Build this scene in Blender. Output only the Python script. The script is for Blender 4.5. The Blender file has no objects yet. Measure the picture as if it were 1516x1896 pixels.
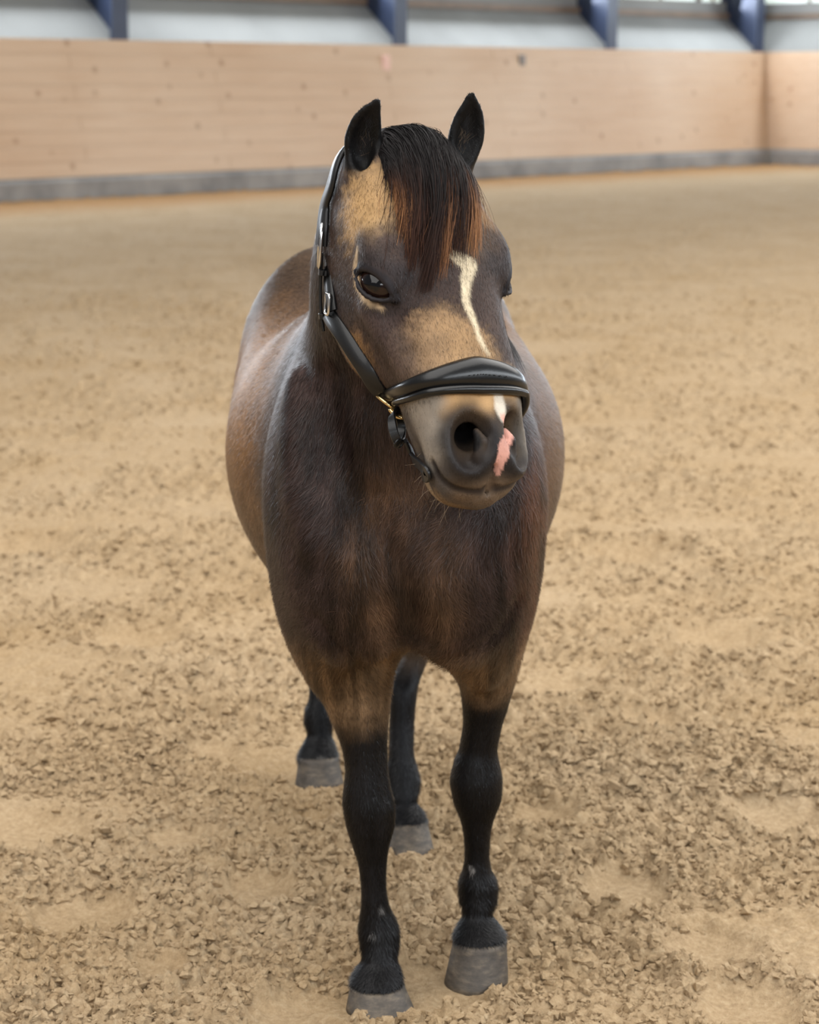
import bpy, math, time
import numpy as np
from mathutils import Vector

T0 = time.time()
sc = bpy.context.scene
COL = sc.collection
R = math.radians

# ------------------------------------------------------------------ camera
IW, IH, FPX = 1516, 1896, 4000.0
CAMH, PITCH = 1.45, R(11.24)
cam_d = bpy.data.cameras.new('camera')
cam_d.sensor_fit = 'HORIZONTAL'
cam_d.sensor_width = 36.0
cam_d.lens = FPX / IW * 36.0
cam_d.clip_end = 300
cam_d.dof.use_dof = True
cam_d.dof.focus_distance = 3.0
cam_d.dof.aperture_fstop = 8.5
cam = bpy.data.objects.new('camera', cam_d)
cam.location = (0, 0, CAMH)
cam.rotation_euler = (math.pi / 2 - PITCH, 0, 0)
COL.objects.link(cam)
sc.camera = cam

# ------------------------------------------------------------------ world, lights, exposure
sc.view_settings.view_transform = 'Standard'
sc.view_settings.look = 'None'
sc.view_settings.gamma = 1.0
sc.view_settings.use_curve_mapping = False
sc.view_settings.exposure = 0.1
w = bpy.data.worlds.new('hall_light')
sc.world = w
w.use_nodes = True
w.node_tree.nodes['Background'].inputs[0].default_value = (0.93, 0.96, 1.0, 1)
w.node_tree.nodes['Background'].inputs[1].default_value = 0.26

E1 = np.array([0.668, 0.744, 0.0])          # along the long back wall
N1 = np.array([0.744, -0.668, 0.0])         # from that wall into the hall
WALL_A = np.array([-5.1, 26.9, 0.0])        # a point at its foot


def area(name, loc, target, sx, sy, power, col):
    l = bpy.data.lights.new(name, 'AREA')
    l.shape = 'RECTANGLE'
    l.size, l.size_y, l.energy, l.color = sx, sy, power, col
    o = bpy.data.objects.new(name, l)
    o.location = loc
    d = Vector(target) - Vector(loc)
    o.rotation_euler = d.to_track_quat('-Z', 'Y').to_euler()
    COL.objects.link(o)
    return o


def hall(t, off, z):
    p = WALL_A + E1 * t + N1 * off
    return (p[0], p[1], z)


# a ridge skylight and the window bands high on three walls of the hall
area('roof_skylight', hall(-14, 19, 8.5), hall(-14, 19, 0), 10, 56, 5600, (1.0, 0.97, 0.93)).rotation_euler = (0, 0, -math.atan2(E1[0], E1[1]))
area('window_daylight_back', hall(0, -.7, 3.35), hall(0, 14, 0), 36, 1.2, 1900, (0.84, 0.91, 1.0))
area('window_daylight_end', hall(18.6, 12, 3.35), hall(2, 12, 0), 22, 1.2, 2000, (0.78, 0.88, 1.0))
area('window_daylight_front', hall(-6, 26, 3.6), hall(-6, 10, 0), 40, 1.6, 1700, (0.90, 0.95, 1.0))

# ------------------------------------------------------------------ helpers
CP, SP = math.cos(PITCH), math.sin(PITCH)
C0 = np.array([0, 0, CAMH])


def ray(px, py):
    a, b = (px - IW / 2) / FPX, -(py - IH / 2) / FPX
    return np.array([a, CP + b * SP, -SP + b * CP])


def W(px, py, Y):
    d = ray(px, py)
    return C0 + d * (Y / d[1])


def mpp(px, py, Y):
    return (Y / ray(px, py)[1]) / FPX


def G(px, py):
    d = ray(px, py)
    return C0 + d * (CAMH / -d[2])


def srgb(r, g, b):
    v = np.array([r, g, b]) / 255.0
    return np.where(v <= 0.04045, v / 12.92, ((v + 0.055) / 1.055) ** 2.4)


def sstep(a, b, x):
    t = np.clip((x - a) / (b - a), 0, 1)
    return t * t * (3 - 2 * t)


def mesh_obj(name, verts, faces, mat=None, parent=None, smooth=True):
    me = bpy.data.meshes.new(name)
    if isinstance(faces, np.ndarray):
        k = faces.shape[1]
        me.vertices.add(len(verts))
        me.vertices.foreach_set('co', np.asarray(verts, np.float32).ravel())
        me.loops.add(faces.size)
        me.loops.foreach_set('vertex_index', faces.astype(np.int32).ravel())
        me.polygons.add(len(faces))
        me.polygons.foreach_set('loop_start', np.arange(0, faces.size, k, dtype=np.int32))
        me.update(calc_edges=True)
        me.validate()
    else:
        me.from_pydata([tuple(v) for v in verts], [], faces)
        me.update()
    me.polygons.foreach_set('use_smooth', np.full(len(me.polygons), bool(smooth)))
    o = bpy.data.objects.new(name, me)
    if mat:
        me.materials.append(mat)
    COL.objects.link(o)
    if parent:
        o.parent = parent
    return o


def set_col(o, name, cols):
    at = o.data.color_attributes.new(name, 'FLOAT_COLOR', 'POINT')
    c = np.ones((len(cols), 4), np.float32)
    c[:, :3] = cols
    at.data.foreach_set('color', c.ravel())


def set_vec(o, name, v):
    at = o.data.attributes.new(name, 'FLOAT_VECTOR', 'POINT')
    at.data.foreach_set('vector', np.asarray(v, np.float32).ravel())


def tag(o, label=None, cat=None, group=None, kind=None):
    for k, v in (('label', label), ('category', cat), ('group', group), ('kind', kind)):
        if v:
            o[k] = v
    return o


class NT:
    """tiny node-tree helper"""
    def __init__(s, name):
        s.m = bpy.data.materials.new(name)
        s.m.use_nodes = True
        s.t = s.m.node_tree
        s.b = s.t.nodes['Principled BSDF']

    def n(s, kind, **kw):
        nd = s.t.nodes.new('ShaderNode' + kind)
        for k, v in kw.items():
            if k.startswith('i_'):
                nd.inputs[k[2:].replace('_', ' ')].default_value = v
            else:
                setattr(nd, k, v)
        return nd

    def l(s, a, b):
        s.t.links.new(a, b)

    def set(s, **kw):
        for k, v in kw.items():
            s.b.inputs[k.replace('_', ' ')].default_value = v
        return s

    def ramp(s, fac, stops):
        r = s.n('ValToRGB')
        e = r.color_ramp.elements
        while len(e) < len(stops):
            e.new(0.5)
        for x, (p, c) in zip(e, stops):
            x.position = p
            x.color = (*c, 1)
        s.l(fac, r.inputs[0])
        return r.outputs[0]

    def bump(s, h, strength, dist):
        b = s.n('Bump', i_Strength=strength, i_Distance=dist)
        s.l(h, b.inputs['Height'])
        s.l(b.outputs[0], s.b.inputs['Normal'])


def plain(name, col, rough=0.5, metal=0.0, **kw):
    n = NT(name)
    n.set(Base_Color=(*col, 1), Roughness=rough, Metallic=metal, **kw)
    return n


# ---- numpy noise
def _hash(ix, iy, seed):
    h = (ix.astype(np.int64) * 374761393 + iy.astype(np.int64) * 668265263 + seed * 1442695041) & 0xFFFFFFFF
    h = ((h ^ (h >> 13)) * 1274126177) & 0xFFFFFFFF
    h = ((h ^ (h >> 16)) * 2246822519) & 0xFFFFFFFF
    return ((h ^ (h >> 15)) & 0xFFFFFF) / float(0x1000000)


def vnoise(x, y, seed=0):
    ix, iy = np.floor(x), np.floor(y)
    fx, fy = x - ix, y - iy
    fx = fx * fx * fx * (fx * (fx * 6 - 15) + 10)
    fy = fy * fy * fy * (fy * (fy * 6 - 15) + 10)
    a, b = _hash(ix, iy, seed), _hash(ix + 1, iy, seed)
    c, d = _hash(ix, iy + 1, seed), _hash(ix + 1, iy + 1, seed)
    return (a + (b - a) * fx) * (1 - fy) + (c + (d - c) * fx) * fy


def fbm(x, y, seed=0, o=4):
    s, a, t = 0, 1.0, 0
    for k in range(o):
        s = s + a * vnoise(x * 2 ** k + 17.3 * k, y * 2 ** k - 9.1 * k, seed + k)
        t += a
        a *= 0.5
    return s / t


def clods(x, y, seed, fill=0.75):
    """round bumps of uneven size, one per cell, clipped hemispheres"""
    ix, iy = np.floor(x), np.floor(y)
    out = np.zeros_like(x)
    for dx in (-1, 0, 1):
        for dy in (-1, 0, 1):
            cx, cy = ix + dx, iy + dy
            px = cx + 0.15 + 0.7 * _hash(cx, cy, seed)
            py = cy + 0.15 + 0.7 * _hash(cx, cy, seed + 1)
            r = 0.25 + 0.55 * _hash(cx, cy, seed + 2) ** 1.5
            r = np.where(_hash(cx, cy, seed + 3) < fill, r, 0.05)
            d2 = ((x - px) ** 2 + (y - py) ** 2) / (r * r)
            out = np.maximum(out, r * np.sqrt(np.maximum(0, 1 - d2)))
    return out


# ------------------------------------------------------------------ the ground
PRINTS = [(150, 1705, .11, .05), (300, 1795, .055, .05), (60, 1535, .13, .06), (390, 1385, .07, .045),
          (560, 1880, .10, .05), (470, 1650, .09, .05), (1150, 1640, .10, .06), (1310, 1745, .10, .06),
          (1010, 1500, .09, .06), (1440, 1500, .12, .06), (570, 1520, .06, .05), (800, 1830, .10, .06),
          (1390, 1850, .10, .05), (330, 1550, .08, .05), (1210, 1330, .10, .07), (1050, 1270, .1, .07),
          (260, 1180, .14, .08), (1330, 1180, .16, .08), (60, 1010, .2, .1), (1180, 1020, .2, .1)]
PW = [(G(a, b), c, d) for a, b, c, d in PRINTS]
HOOVES = [(-0.050, 3.262), (0.110, 3.37), (-0.19, 4.39), (0.002, 4.0)]


def ground_h(x, y):
    near = 1.0 / (1 + (y / 7.0) ** 2)
    h = 0.030 * (fbm(x * 1.7, y * 1.7, 5, 3) - 0.5)
    wx = x + 0.02 * (fbm(x * 14, y * 14, 51, 2) - .5)
    wy = y + 0.02 * (fbm(x * 14, y * 14, 52, 2) - .5)
    rough = sstep(0.30, 0.62, fbm(x * 3.1 + 4, y * 3.1, 9, 3))
    sm = np.ones_like(x)
    pr = np.zeros_like(x)
    hoofm = np.zeros_like(x)
    for (c, r, dp) in PW:
        dx, dy = (x - c[0]) / r, (y - c[1]) / (r * 1.1)
        d = np.sqrt(dx * dx + dy * dy) + 0.35 * (vnoise(x * 25, y * 25, 77) - 0.5)
        sm = sm * (1 - 0.85 * sstep(1.0, 0.6, d))
        pr += -0.55 * dp * r * 4 * sstep(1.05, 0.35, d) + 0.010 * np.exp(-((d - 1.15) / 0.22) ** 2)
    for (hx, hy) in HOOVES:
        d = np.sqrt((x - hx) ** 2 + (y - hy - .01) ** 2)
        hoofm = np.maximum(hoofm, sstep(.125, .075, d + .02 * (vnoise(x * 40, y * 40, 78) - .5)))
    amp = sm * (0.35 + 0.65 * rough)
    h = h + pr
    h = h + amp * (0.026 * clods(wx * 24, wy * 24, 21, .5) + 0.024 * clods(wx * 44, wy * 44, 31, .65)
                   + 0.018 * clods(wx * 80, wy * 80, 41, .75)) 
    h = h + (0.3 + 0.7 * amp) * (0.014 * (fbm(x * 46, y * 46, 61, 3) - .5))
    h = h - 0.010
    return h * (1 - hoofm) + hoofm * (.12 * h - .006)


def make_ground():
    ys = [2.3]
    while ys[-1] < 48:
        ys.append(ys[-1] + 0.0052 * (ys[-1] / 3.2) ** 1.55)
    ys = np.array(ys)
    us = np.linspace(-1, 1, 500)
    us = 0.27 * us + 0.25 * us ** 3
    yy, uu = np.meshgrid(ys, us, indexing='ij')
    xx = uu * (yy + 0.3)
    zz = ground_h(xx, yy)
    v = np.stack([xx, yy, zz], -1).reshape(-1, 3)
    n0, n1 = xx.shape
    i = np.arange(n0 * n1).reshape(n0, n1)
    f = np.stack([i[:-1, :-1], i[:-1, 1:], i[1:, 1:], i[1:, :-1]], -1).reshape(-1, 4)
    k = len(v)
    v = np.vstack([v, [[-40, -8, -.06], [40, -8, -.06], [40, 60, -.06], [-40, 60, -.06]]])
    f = np.vstack([f, [[k, k + 1, k + 2, k + 3]]])
    return v, f


def sand_material():
    n = NT('riding_sand')
    co = n.n('TexCoord').outputs['Object']
    a = n.n('TexNoise', i_Scale=1.3, i_Detail=5.0, i_Roughness=.6)
    b = n.n('TexNoise', i_Scale=85.0, i_Detail=6.0, i_Roughness=.7)
    c = n.n('TexNoise', i_Scale=420.0, i_Detail=3.0)
    for q in (a, b, c):
        n.l(co, q.inputs['Vector'])
    c1 = n.ramp(a.outputs[0], [(0.3, srgb(160, 137, 106)), (0.7, srgb(179, 160, 134))])
    c2 = n.ramp(b.outputs[0], [(0.28, srgb(112, 86, 54)), (0.5, srgb(168, 140, 102)), (0.75, srgb(204, 182, 148))])
    mx = n.n('Mix', data_type='RGBA', i_Factor=.5)
    n.l(c1, mx.inputs['A'])
    n.l(c2, mx.inputs['B'])
    # dry pale track in the middle, darker damp strip along the foot of the wall
    sep = n.n('VectorMath', operation='DOT_PRODUCT')
    sub = n.n('VectorMath', operation='SUBTRACT')
    n.l(co, sub.inputs[0])
    sub.inputs[1].default_value = tuple(WALL_A)
    n.l(sub.outputs[0], sep.inputs[0])
    sep.inputs[1].default_value = tuple(N1)
    mr = n.n('MapRange', interpolation_type='SMOOTHSTEP')
    n.l(sep.outputs['Value'], mr.inputs[0])
    mr.inputs[1].default_value, mr.inputs[2].default_value = 0.8, 3.2
    mr.inputs[3].default_value, mr.inputs[4].default_value = 0.85, 0.0
    m2 = n.n('Mix', data_type='RGBA')
    n.l(mr.outputs[0], m2.inputs['Factor'])
    n.l(mx.outputs['Result'], m2.inputs['A'])
    m2.inputs['B'].default_value = (*srgb(150, 112, 70), 1)
    n.l(m2.outputs['Result'], n.b.inputs['Base Color'])
    n.set(Roughness=.95)
    n.b.inputs['Specular IOR Level'].default_value = .15
    ad = n.n('Math', operation='MULTIPLY_ADD')
    n.l(c.outputs[0], ad.inputs[0])
    ad.inputs[1].default_value = .35
    n.l(b.outputs[0], ad.inputs[2])
    n.bump(ad.outputs[0], .9, .008)
    return n.m


SAND = sand_material()
gv, gf = make_ground()
floor = tag(mesh_obj('floor', gv, gf, SAND), 'churned beige sand footing of the riding hall', 'floor', kind='structure')


def make_clods(N, y0, y1, wide, smin, smax, seed, ico, pw=1.25):
    rng = np.random.default_rng(seed)
    y = y0 + (y1 - y0) * rng.random(N) ** pw
    x = np.clip(rng.normal(0, .6, N), -1.6, 1.6) * wide * y
    x = np.where(rng.random(N) < .8, (rng.random(N) * 2 - 1) * wide * y, x)
    keep = np.ones(N, bool)
    for (c, r, dp) in PW:
        keep &= ((x - c[0]) ** 2 + (y - c[1]) ** 2) > (r * .9) ** 2
    for (hx, hy) in HOOVES:
        keep &= ((x - hx) ** 2 + (y - hy) ** 2) > 0.068 ** 2
    keep &= fbm(x * 3.1 + 4, y * 3.1, 9, 3) + .25 * (rng.random(N) - .5) > 0.36
    x, y = x[keep], y[keep]
    N = len(x)
    if ico:
        t = (1 + 5 ** .5) / 2
        iv = np.array([(-1, t, 0), (1, t, 0), (-1, -t, 0), (1, -t, 0), (0, -1, t), (0, 1, t), (0, -1, -t), (0, 1, -t),
                       (t, 0, -1), (t, 0, 1), (-t, 0, -1), (-t, 0, 1)], float)
        fc = np.array([(0, 11, 5), (0, 5, 1), (0, 1, 7), (0, 7, 10), (0, 10, 11), (1, 5, 9), (5, 11, 4), (11, 10, 2),
                       (10, 7, 6), (7, 1, 8), (3, 9, 4), (3, 4, 2), (3, 2, 6), (3, 6, 8), (3, 8, 9), (4, 9, 5),
                       (2, 4, 11), (6, 2, 10), (8, 6, 7), (9, 8, 1)])
    else:
        iv = np.array([(1, 0, 0), (0, 1, 0), (-1, 0, 0), (0, -1, 0), (0, 0, 1), (0, 0, -1)], float)
        fc = np.array([(0, 1, 4), (1, 2, 4), (2, 3, 4), (3, 0, 4), (1, 0, 5), (2, 1, 5), (3, 2, 5), (0, 3, 5)])
    iv /= np.linalg.norm(iv[0])
    m = len(iv)
    s = smin + (smax - smin) * rng.random(N) ** 2.4
    jit = 1 + 1.05 * (rng.random((N, m, 1)) - .5)
    sc3 = s[:, None, None] * (1 + .8 * (rng.random((N, 1, 3)) - .4))
    v = iv[None] * jit * sc3
    an, tl = rng.random(N) * 6.28, rng.normal(0, .5, N)
    ct, st = np.cos(tl)[:, None], np.sin(tl)[:, None]
    vy, vz = v[:, :, 1] * ct - v[:, :, 2] * st, v[:, :, 1] * st + v[:, :, 2] * ct
    ca, sa = np.cos(an)[:, None], np.sin(an)[:, None]
    vx, vy = v[:, :, 0] * ca - vy * sa, v[:, :, 0] * sa + vy * ca
    z = ground_h(x, y) + s * (.35 * rng.random(N) - .05)
    V = np.stack([vx + x[:, None], vy + y[:, None], vz * .85 + z[:, None]], -1).reshape(-1, 3)
    F = (fc[None] + m * np.arange(N)[:, None, None]).reshape(-1, 3)
    return V, F


c1v, c1f = make_clods(27000, 3.0, 4.7, .215, .0025, .0105, 4, True)
c2v, c2f = make_clods(33000, 4.3, 15.0, .22, .005, .014, 5, False, 2.1)
tag(mesh_obj('sand_clods', np.vstack([c1v, c2v]), np.vstack([c1f, c2f + len(c1v)]), SAND, floor, smooth=False), kind='stuff')

# ------------------------------------------------------------------ hall walls
def t_at(px, o=WALL_A, e=E1):
    """how far along a wall a pixel column meets it"""
    d = ray(px, 80)
    r = d[0] / d[1]
    return (r * o[1] - o[0]) / (e[0] - r * e[1])


CORNER_T = t_at(1428)                         # from WALL_A along E1 to the corner
WALL_B = WALL_A + E1 * CORNER_T


def wpt(t, off, z, o=WALL_A, e=E1, n=N1):
    """point on a wall: t metres along it, off metres into the hall, height z"""
    p = o + e * t + n * off
    return (p[0], p[1], z)


def prism(prof, t0, t1, o=WALL_A, e=E1, n=N1, m0=0, m1=0):
    """profile of (off, z) swept along the wall from t0 to t1"""
    v = [wpt(t0 + m0 * a, a, z, o, e, n) for a, z in prof] + [wpt(t1 + m1 * a, a, z, o, e, n) for a, z in prof]
    k = len(prof)
    f = [tuple(range(k))[::-1], tuple(range(k, 2 * k))]
    f += [(i, (i + 1) % k, k + (i + 1) % k, k + i) for i in range(k)]
    return v, f


def wood_mat():
    n = NT('pale_plywood')
    co = n.n('TexCoord').outputs['Object']
    vr = n.n('VectorRotate', rotation_type='Z_AXIS', i_Angle=-math.atan2(E1[1], E1[0]))
    n.l(co, vr.inputs[0])
    mp = n.n('Mapping')
    mp.inputs['Scale'].default_value = (.35, 1, 5)
    n.l(vr.outputs[0], mp.inputs[0])
    g = n.n('TexNoise', i_Scale=3.0, i_Detail=6.0, i_Roughness=.6)
    n.l(mp.outputs[0], g.inputs['Vector'])
    big = n.n('TexNoise', i_Scale=.35, i_Detail=2.0)
    n.l(vr.outputs[0], big.inputs['Vector'])
    c1 = n.ramp(g.outputs[0], [(.25, srgb(200, 170, 140)), (.75, srgb(212, 186, 158))])
    # knots
    vo = n.n('TexVoronoi', i_Scale=2.6, i_Randomness=1.0)
    n.l(vr.outputs[0], vo.inputs['Vector'])
    kn = n.ramp(vo.outputs['Distance'], [(.06, (.62, .54, .48)), (.17, (1, 1, 1))])
    mx = n.n('Mix', data_type='RGBA', blend_type='MULTIPLY', i_Factor=.9)
    n.l(c1, mx.inputs['A'])
    n.l(kn, mx.inputs['B'])
    c2 = n.ramp(big.outputs[0], [(.35, (.86, .78, .70)), (.6, (1, 1, 1))])
    m2 = n.n('Mix', data_type='RGBA', blend_type='MULTIPLY', i_Factor=.8)
    n.l(mx.outputs['Result'], m2.inputs['A'])
    n.l(c2, m2.inputs['B'])
    n.l(m2.outputs['Result'], n.b.inputs['Base Color'])
    n.set(Roughness=.6)
    return n.m


def mottled(name, c1, c2, scale, rough=.8):
    n = NT(name)
    co = n.n('TexCoord').outputs['Object']
    g = n.n('TexNoise', i_Scale=scale, i_Detail=5.0)
    n.l(co, g.inputs['Vector'])
    n.l(n.ramp(g.outputs[0], [(.3, c1), (.7, c2)]), n.b.inputs['Base Color'])
    n.set(Roughness=rough)
    return n.m


WOOD = wood_mat()
CONC = mottled('grey_concrete', srgb(128, 128, 124), srgb(146, 146, 142), .7)
SILL = mottled('weathered_grey_beam', srgb(120, 118, 116), srgb(160, 156, 150), 2.0)
STEEL = mottled('navy_painted_steel', srgb(38, 48, 70), srgb(48, 58, 82), 3.0, .45)
BRN = mottled('brown_window_rail', srgb(110, 92, 76), srgb(130, 110, 92), 3.0, .6)
GLASS = NT('lit_window_glass')
GLASS.set(Base_Color=(.7, .75, .75, 1), Roughness=.2)
GLASS.b.inputs['Emission Color'].default_value = (*srgb(214, 226, 214), 1)
GLASS.b.inputs['Emission Strength'].default_value = 1.0

KTOP, SLOPE = 2.0, 0.40     # the kick wall leans back a little


def build_wall(name, o, e, n, t0, t1, m0, m1, label):
    zs = np.linspace(.27, KTOP, 10)
    root = None

    def off(z):
        return -SLOPE * (z - .27) / (KTOP - .27)
    # backing and sloping ledge are the wall itself
    v, f = prism([(-.06, 0), (off(KTOP) - .05, KTOP - .01), (-1.15, 2.62), (-1.15, 2.9), (-1.3, 2.9), (-1.3, 0)], t0, t1, o, e, n, m0, m1)
    root = tag(mesh_obj(name, v, f, CONC, smooth=False), label, 'wall', kind='structure')
    for i in range(9):
        a, b = zs[i] + .0015, zs[i + 1] - .0015
        L = 6.0
        t = t0 - (i % 2) * 2.5
        while t < t1:
            ta, tb = max(t, t0) + .004, min(t + L, t1) - .004
            if tb - ta > .2:
                v, f = prism([(off(a), a), (off(b), b), (off(b) - .045, b), (off(a) - .045, a)], ta, tb, o, e, n, m0 if t <= t0 else 0, m1 if t + L >= t1 else 0)
                mesh_obj('plank', v, f, WOOD, root, smooth=False)
            t += L
    v, f = prism([(.10, 0), (.10, .22), (.06, .26), (-.06, .26), (-.06, 0)], t0, t1, o, e, n, m0, m1)
    base = tag(mesh_obj('baseboard_' + name.split('_')[1], v, f, SILL, smooth=False),
               'weathered grey beam along the foot of the ' + ('long' if 'back' in name else 'end') + ' wooden wall', 'baseboard', kind='structure')
    # brown rail on top of the ledge and the window band above it
    v, f = prism([(-1.08, 2.60), (-1.08, 2.70), (-1.2, 2.70), (-1.2, 2.60)], t0, t1, o, e, n, m0, m1)
    mesh_obj('window_rail', v, f, BRN, root, smooth=False)
    return root


wall_back = build_wall('wall_back', WALL_A, E1, N1, -20, CORNER_T, 0, -1, 'long pale wooden kick wall behind the pony under a grey ledge')
# end wall runs back towards the camera's right from the corner
E2, N2 = N1, -E1
wall_right = build_wall('wall_right', WALL_B, E2, N2, 0, 18, 1, 0, 'end wall of pinkish boards in the far right corner')


def box_on(o, e, n, t0, t1, a0, a1, z0, z1):
    return prism([(a1, z0), (a1, z1), (a0, z1), (a0, z0)], t0, t1, o, e, n)


# windows above the ledge: lit panes between brown mullions
def window_band(o, e, n, t0, t1, start):
    k = start
    t = t0
    while t < t1 - .5:
        tb = min(t + 4.6, t1)
        v, f = box_on(o, e, n, t + .05, tb - .05, -1.24, -1.18, 2.70, 2.78)
        win = tag(mesh_obj('window_%d' % k, v, f, BRN, smooth=False), 'lit window band above the grey ledge', 'window', kind='structure')
        v, f = box_on(o, e, n, t + .05, tb - .05, -1.24, -1.18, 3.9, 4.0)
        mesh_obj('window_head', v, f, BRN, win, smooth=False)
        m = 4
        for i in range(m):
            a, b = t + .05 + (tb - t - .1) * i / m, t + .05 + (tb - t - .1) * (i + 1) / m
            v, f = box_on(o, e, n, a + .03, b - .03, -1.23, -1.21, 2.78, 3.9)
            mesh_obj('pane', v, f, GLASS.m, win, smooth=False)
            v, f = box_on(o, e, n, a - .03, a + .03, -1.25, -1.18, 2.78, 3.9)
            mesh_obj('mullion', v, f, BRN, win, smooth=False)
        t = tb
        k += 1
    return k


nw = window_band(WALL_A, E1, N1, -20, CORNER_T + 1.15, 1)
window_band(WALL_B, E2, N2, -1.15, 18, nw)


def column(t, o=WALL_A, e=E1, n=N1, label=''):
    """navy steel portal column standing on the kick wall, web edge-on to the wall, flange to the hall"""
    root = bpy.data.objects.new('steel_column', None)
    root.location = wpt(t, -.44, KTOP, o, e, n)
    COL.objects.link(root)
    tag(root, label, 'column', 'navy steel columns along the back wall')

    def part(name, v, f):
        q = mesh_obj(name, v, f, STEEL, root, smooth=False)
        q.matrix_parent_inverse = root.matrix_world.inverted()
        return q
    root.matrix_world = root.matrix_world.copy()
    bpy.context.view_layer.update()
    part('web', *prism([(-.46, KTOP + .02), (-.42, 4.6), (-1.2, 4.6), (-1.2, 2.6)], t - .02, t + .02, o, e, n))
    part('inner_flange', *prism([(-.42, KTOP + .0), (-.38, 4.6), (-.42, 4.6), (-.46, KTOP + .0)], t - .14, t + .14, o, e, n))
    part('outer_flange', *prism([(-1.16, 2.60), (-1.16, 4.6), (-1.2, 4.6), (-1.2, 2.60)], t - .14, t + .14, o, e, n))


for px, lab in ((221, 'navy steel column above the wooden wall at the upper left'),
                (740, 'navy steel column above the wooden wall between the two ears'),
                (1131, 'navy steel column above the wooden wall right of the pony'),
                (1404, 'narrow navy steel column in the far right corner')):
    column(t_at(px, WALL_A - N1 * .44), label=lab)

# small fittings on the boards
PLATE = plain('dull_grey_plate', srgb(120, 112, 106), .5).m
PINKP = plain('faded_pink_plate', srgb(226, 186, 170), .6).m
WHITEP = plain('white_enamel', srgb(232, 232, 236), .3).m


def plate(name, px, z, wd, ht, mat, label, cat):
    t = t_at(px)
    off = -SLOPE * (z - .27) / (KTOP - .27)
    v, f = box_on(WALL_A, E1, N1, t - wd / 2, t + wd / 2, off + .003, off + .03, z - ht / 2, z + ht / 2)
    o = mesh_obj(name, v, f, mat, smooth=False)
    bv = o.modifiers.new('bevel', 'BEVEL')
    bv.width, bv.segments = .008, 2
    tag(o, label, cat)


plate('wall_plate', 998, 1.80, .14, .17, PLATE, 'small grey plate fixed to the boards right of the ears', 'plate')
plate('wall_plate', 745, 1.74, .16, .22, PINKP, 'faded pinkish plate on the boards below the middle column', 'plate')
plate('wall_lamp', 2, 1.73, .12, .16, WHITEP, 'small white fitting on the boards at the left edge', 'fitting')
# ------------------------------------------------------------------ the pony: an implicit body, meshed once
def pchip(x, y, xs):
    x, y = np.asarray(x, float), np.asarray(y, float)
    h, d = np.diff(x), np.diff(y) / np.diff(x)
    m = np.zeros_like(y)
    m[0], m[-1] = d[0], d[-1]
    for i in range(1, len(x) - 1):
        if d[i - 1] * d[i] > 0:
            w1, w2 = 2 * h[i] + h[i - 1], h[i] + 2 * h[i - 1]
            m[i] = (w1 + w2) / (w1 / d[i - 1] + w2 / d[i])
    k = np.clip(np.searchsorted(x, xs) - 1, 0, len(x) - 2)
    t = (xs - x[k]) / h[k]
    return ((1 + 2 * t) * (1 - t) ** 2 * y[k] + t * (1 - t) ** 2 * h[k] * m[k]
            + t * t * (3 - 2 * t) * y[k + 1] + t * t * (t - 1) * h[k] * m[k + 1])


class Loft:
    """cross-sections (superellipses) along an axis. rows: s, cp, cq, rp, r_up, r_dn[, e]"""
    def __init__(self, o, A, P, Q, rows):
        self.o, self.F = np.asarray(o, float), np.stack([A, P, Q], 1).astype(float)
        rows = np.array([r if len(r) == 7 else (*r, 2.0) for r in rows], float)
        rows = rows[np.argsort(rows[:, 0])]
        self.s0, self.s1 = rows[0, 0], rows[-1, 0]
        self.ls = np.linspace(self.s0, self.s1, 400)
        self.L = [pchip(rows[:, 0], rows[:, k], self.ls) for k in range(1, 7)]
        pts = []
        for k in range(0, 400, 8):
            cp, cq, rp, ru, rd, e = [q[k] for q in self.L]
            for a in (-rp, rp):
                for b in (ru, -rd):
                    pts.append(self.o + self.F @ np.array([self.ls[k], cp + a, cq + b]))
        pts = np.array(pts)
        self.lo, self.hi = pts.min(0), pts.max(0)

    def loc(self, P):
        return (P - self.o) @ self.F

    def __call__(self, P):
        q = self.loc(P)
        s = np.clip(q[:, 0], self.s0, self.s1)
        x = (s - self.s0) / (self.s1 - self.s0) * 399
        i = np.minimum(x.astype(np.int32), 398)
        fr = x - i
        cp, cq, rp, ru, rd, e = [l[i] * (1 - fr) + l[i + 1] * fr for l in self.L]
        dq = q[:, 2] - cq
        rq = np.where(dq > 0, ru, rd)
        a, b = np.abs(q[:, 1] - cp) / rp, np.abs(dq) / rq
        rad = (a ** e + b ** e + 1e-12) ** (1 / e)
        f = (rad - 1) * np.minimum(rp, np.minimum(ru, rd))
        ds = np.abs(q[:, 0] - s)
        return np.where(ds > 0, np.sqrt(np.maximum(f, 0) ** 2 + ds * ds), f)


class Ell:
    def __init__(self, c, r, F=np.eye(3)):
        self.c, self.r, self.F = np.asarray(c, float), np.asarray(r, float), np.asarray(F, float)
        ext = np.sqrt(((self.F * self.r) ** 2).sum(1))
        self.lo, self.hi = self.c - ext, self.c + ext

    def __call__(self, P):
        q = (P - self.c) @ self.F
        k0 = np.sqrt(((q / self.r) ** 2).sum(1)) + 1e-9
        k1 = np.sqrt(((q / self.r ** 2) ** 2).sum(1)) + 1e-9
        return k0 * (k0 - 1) / k1


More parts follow.
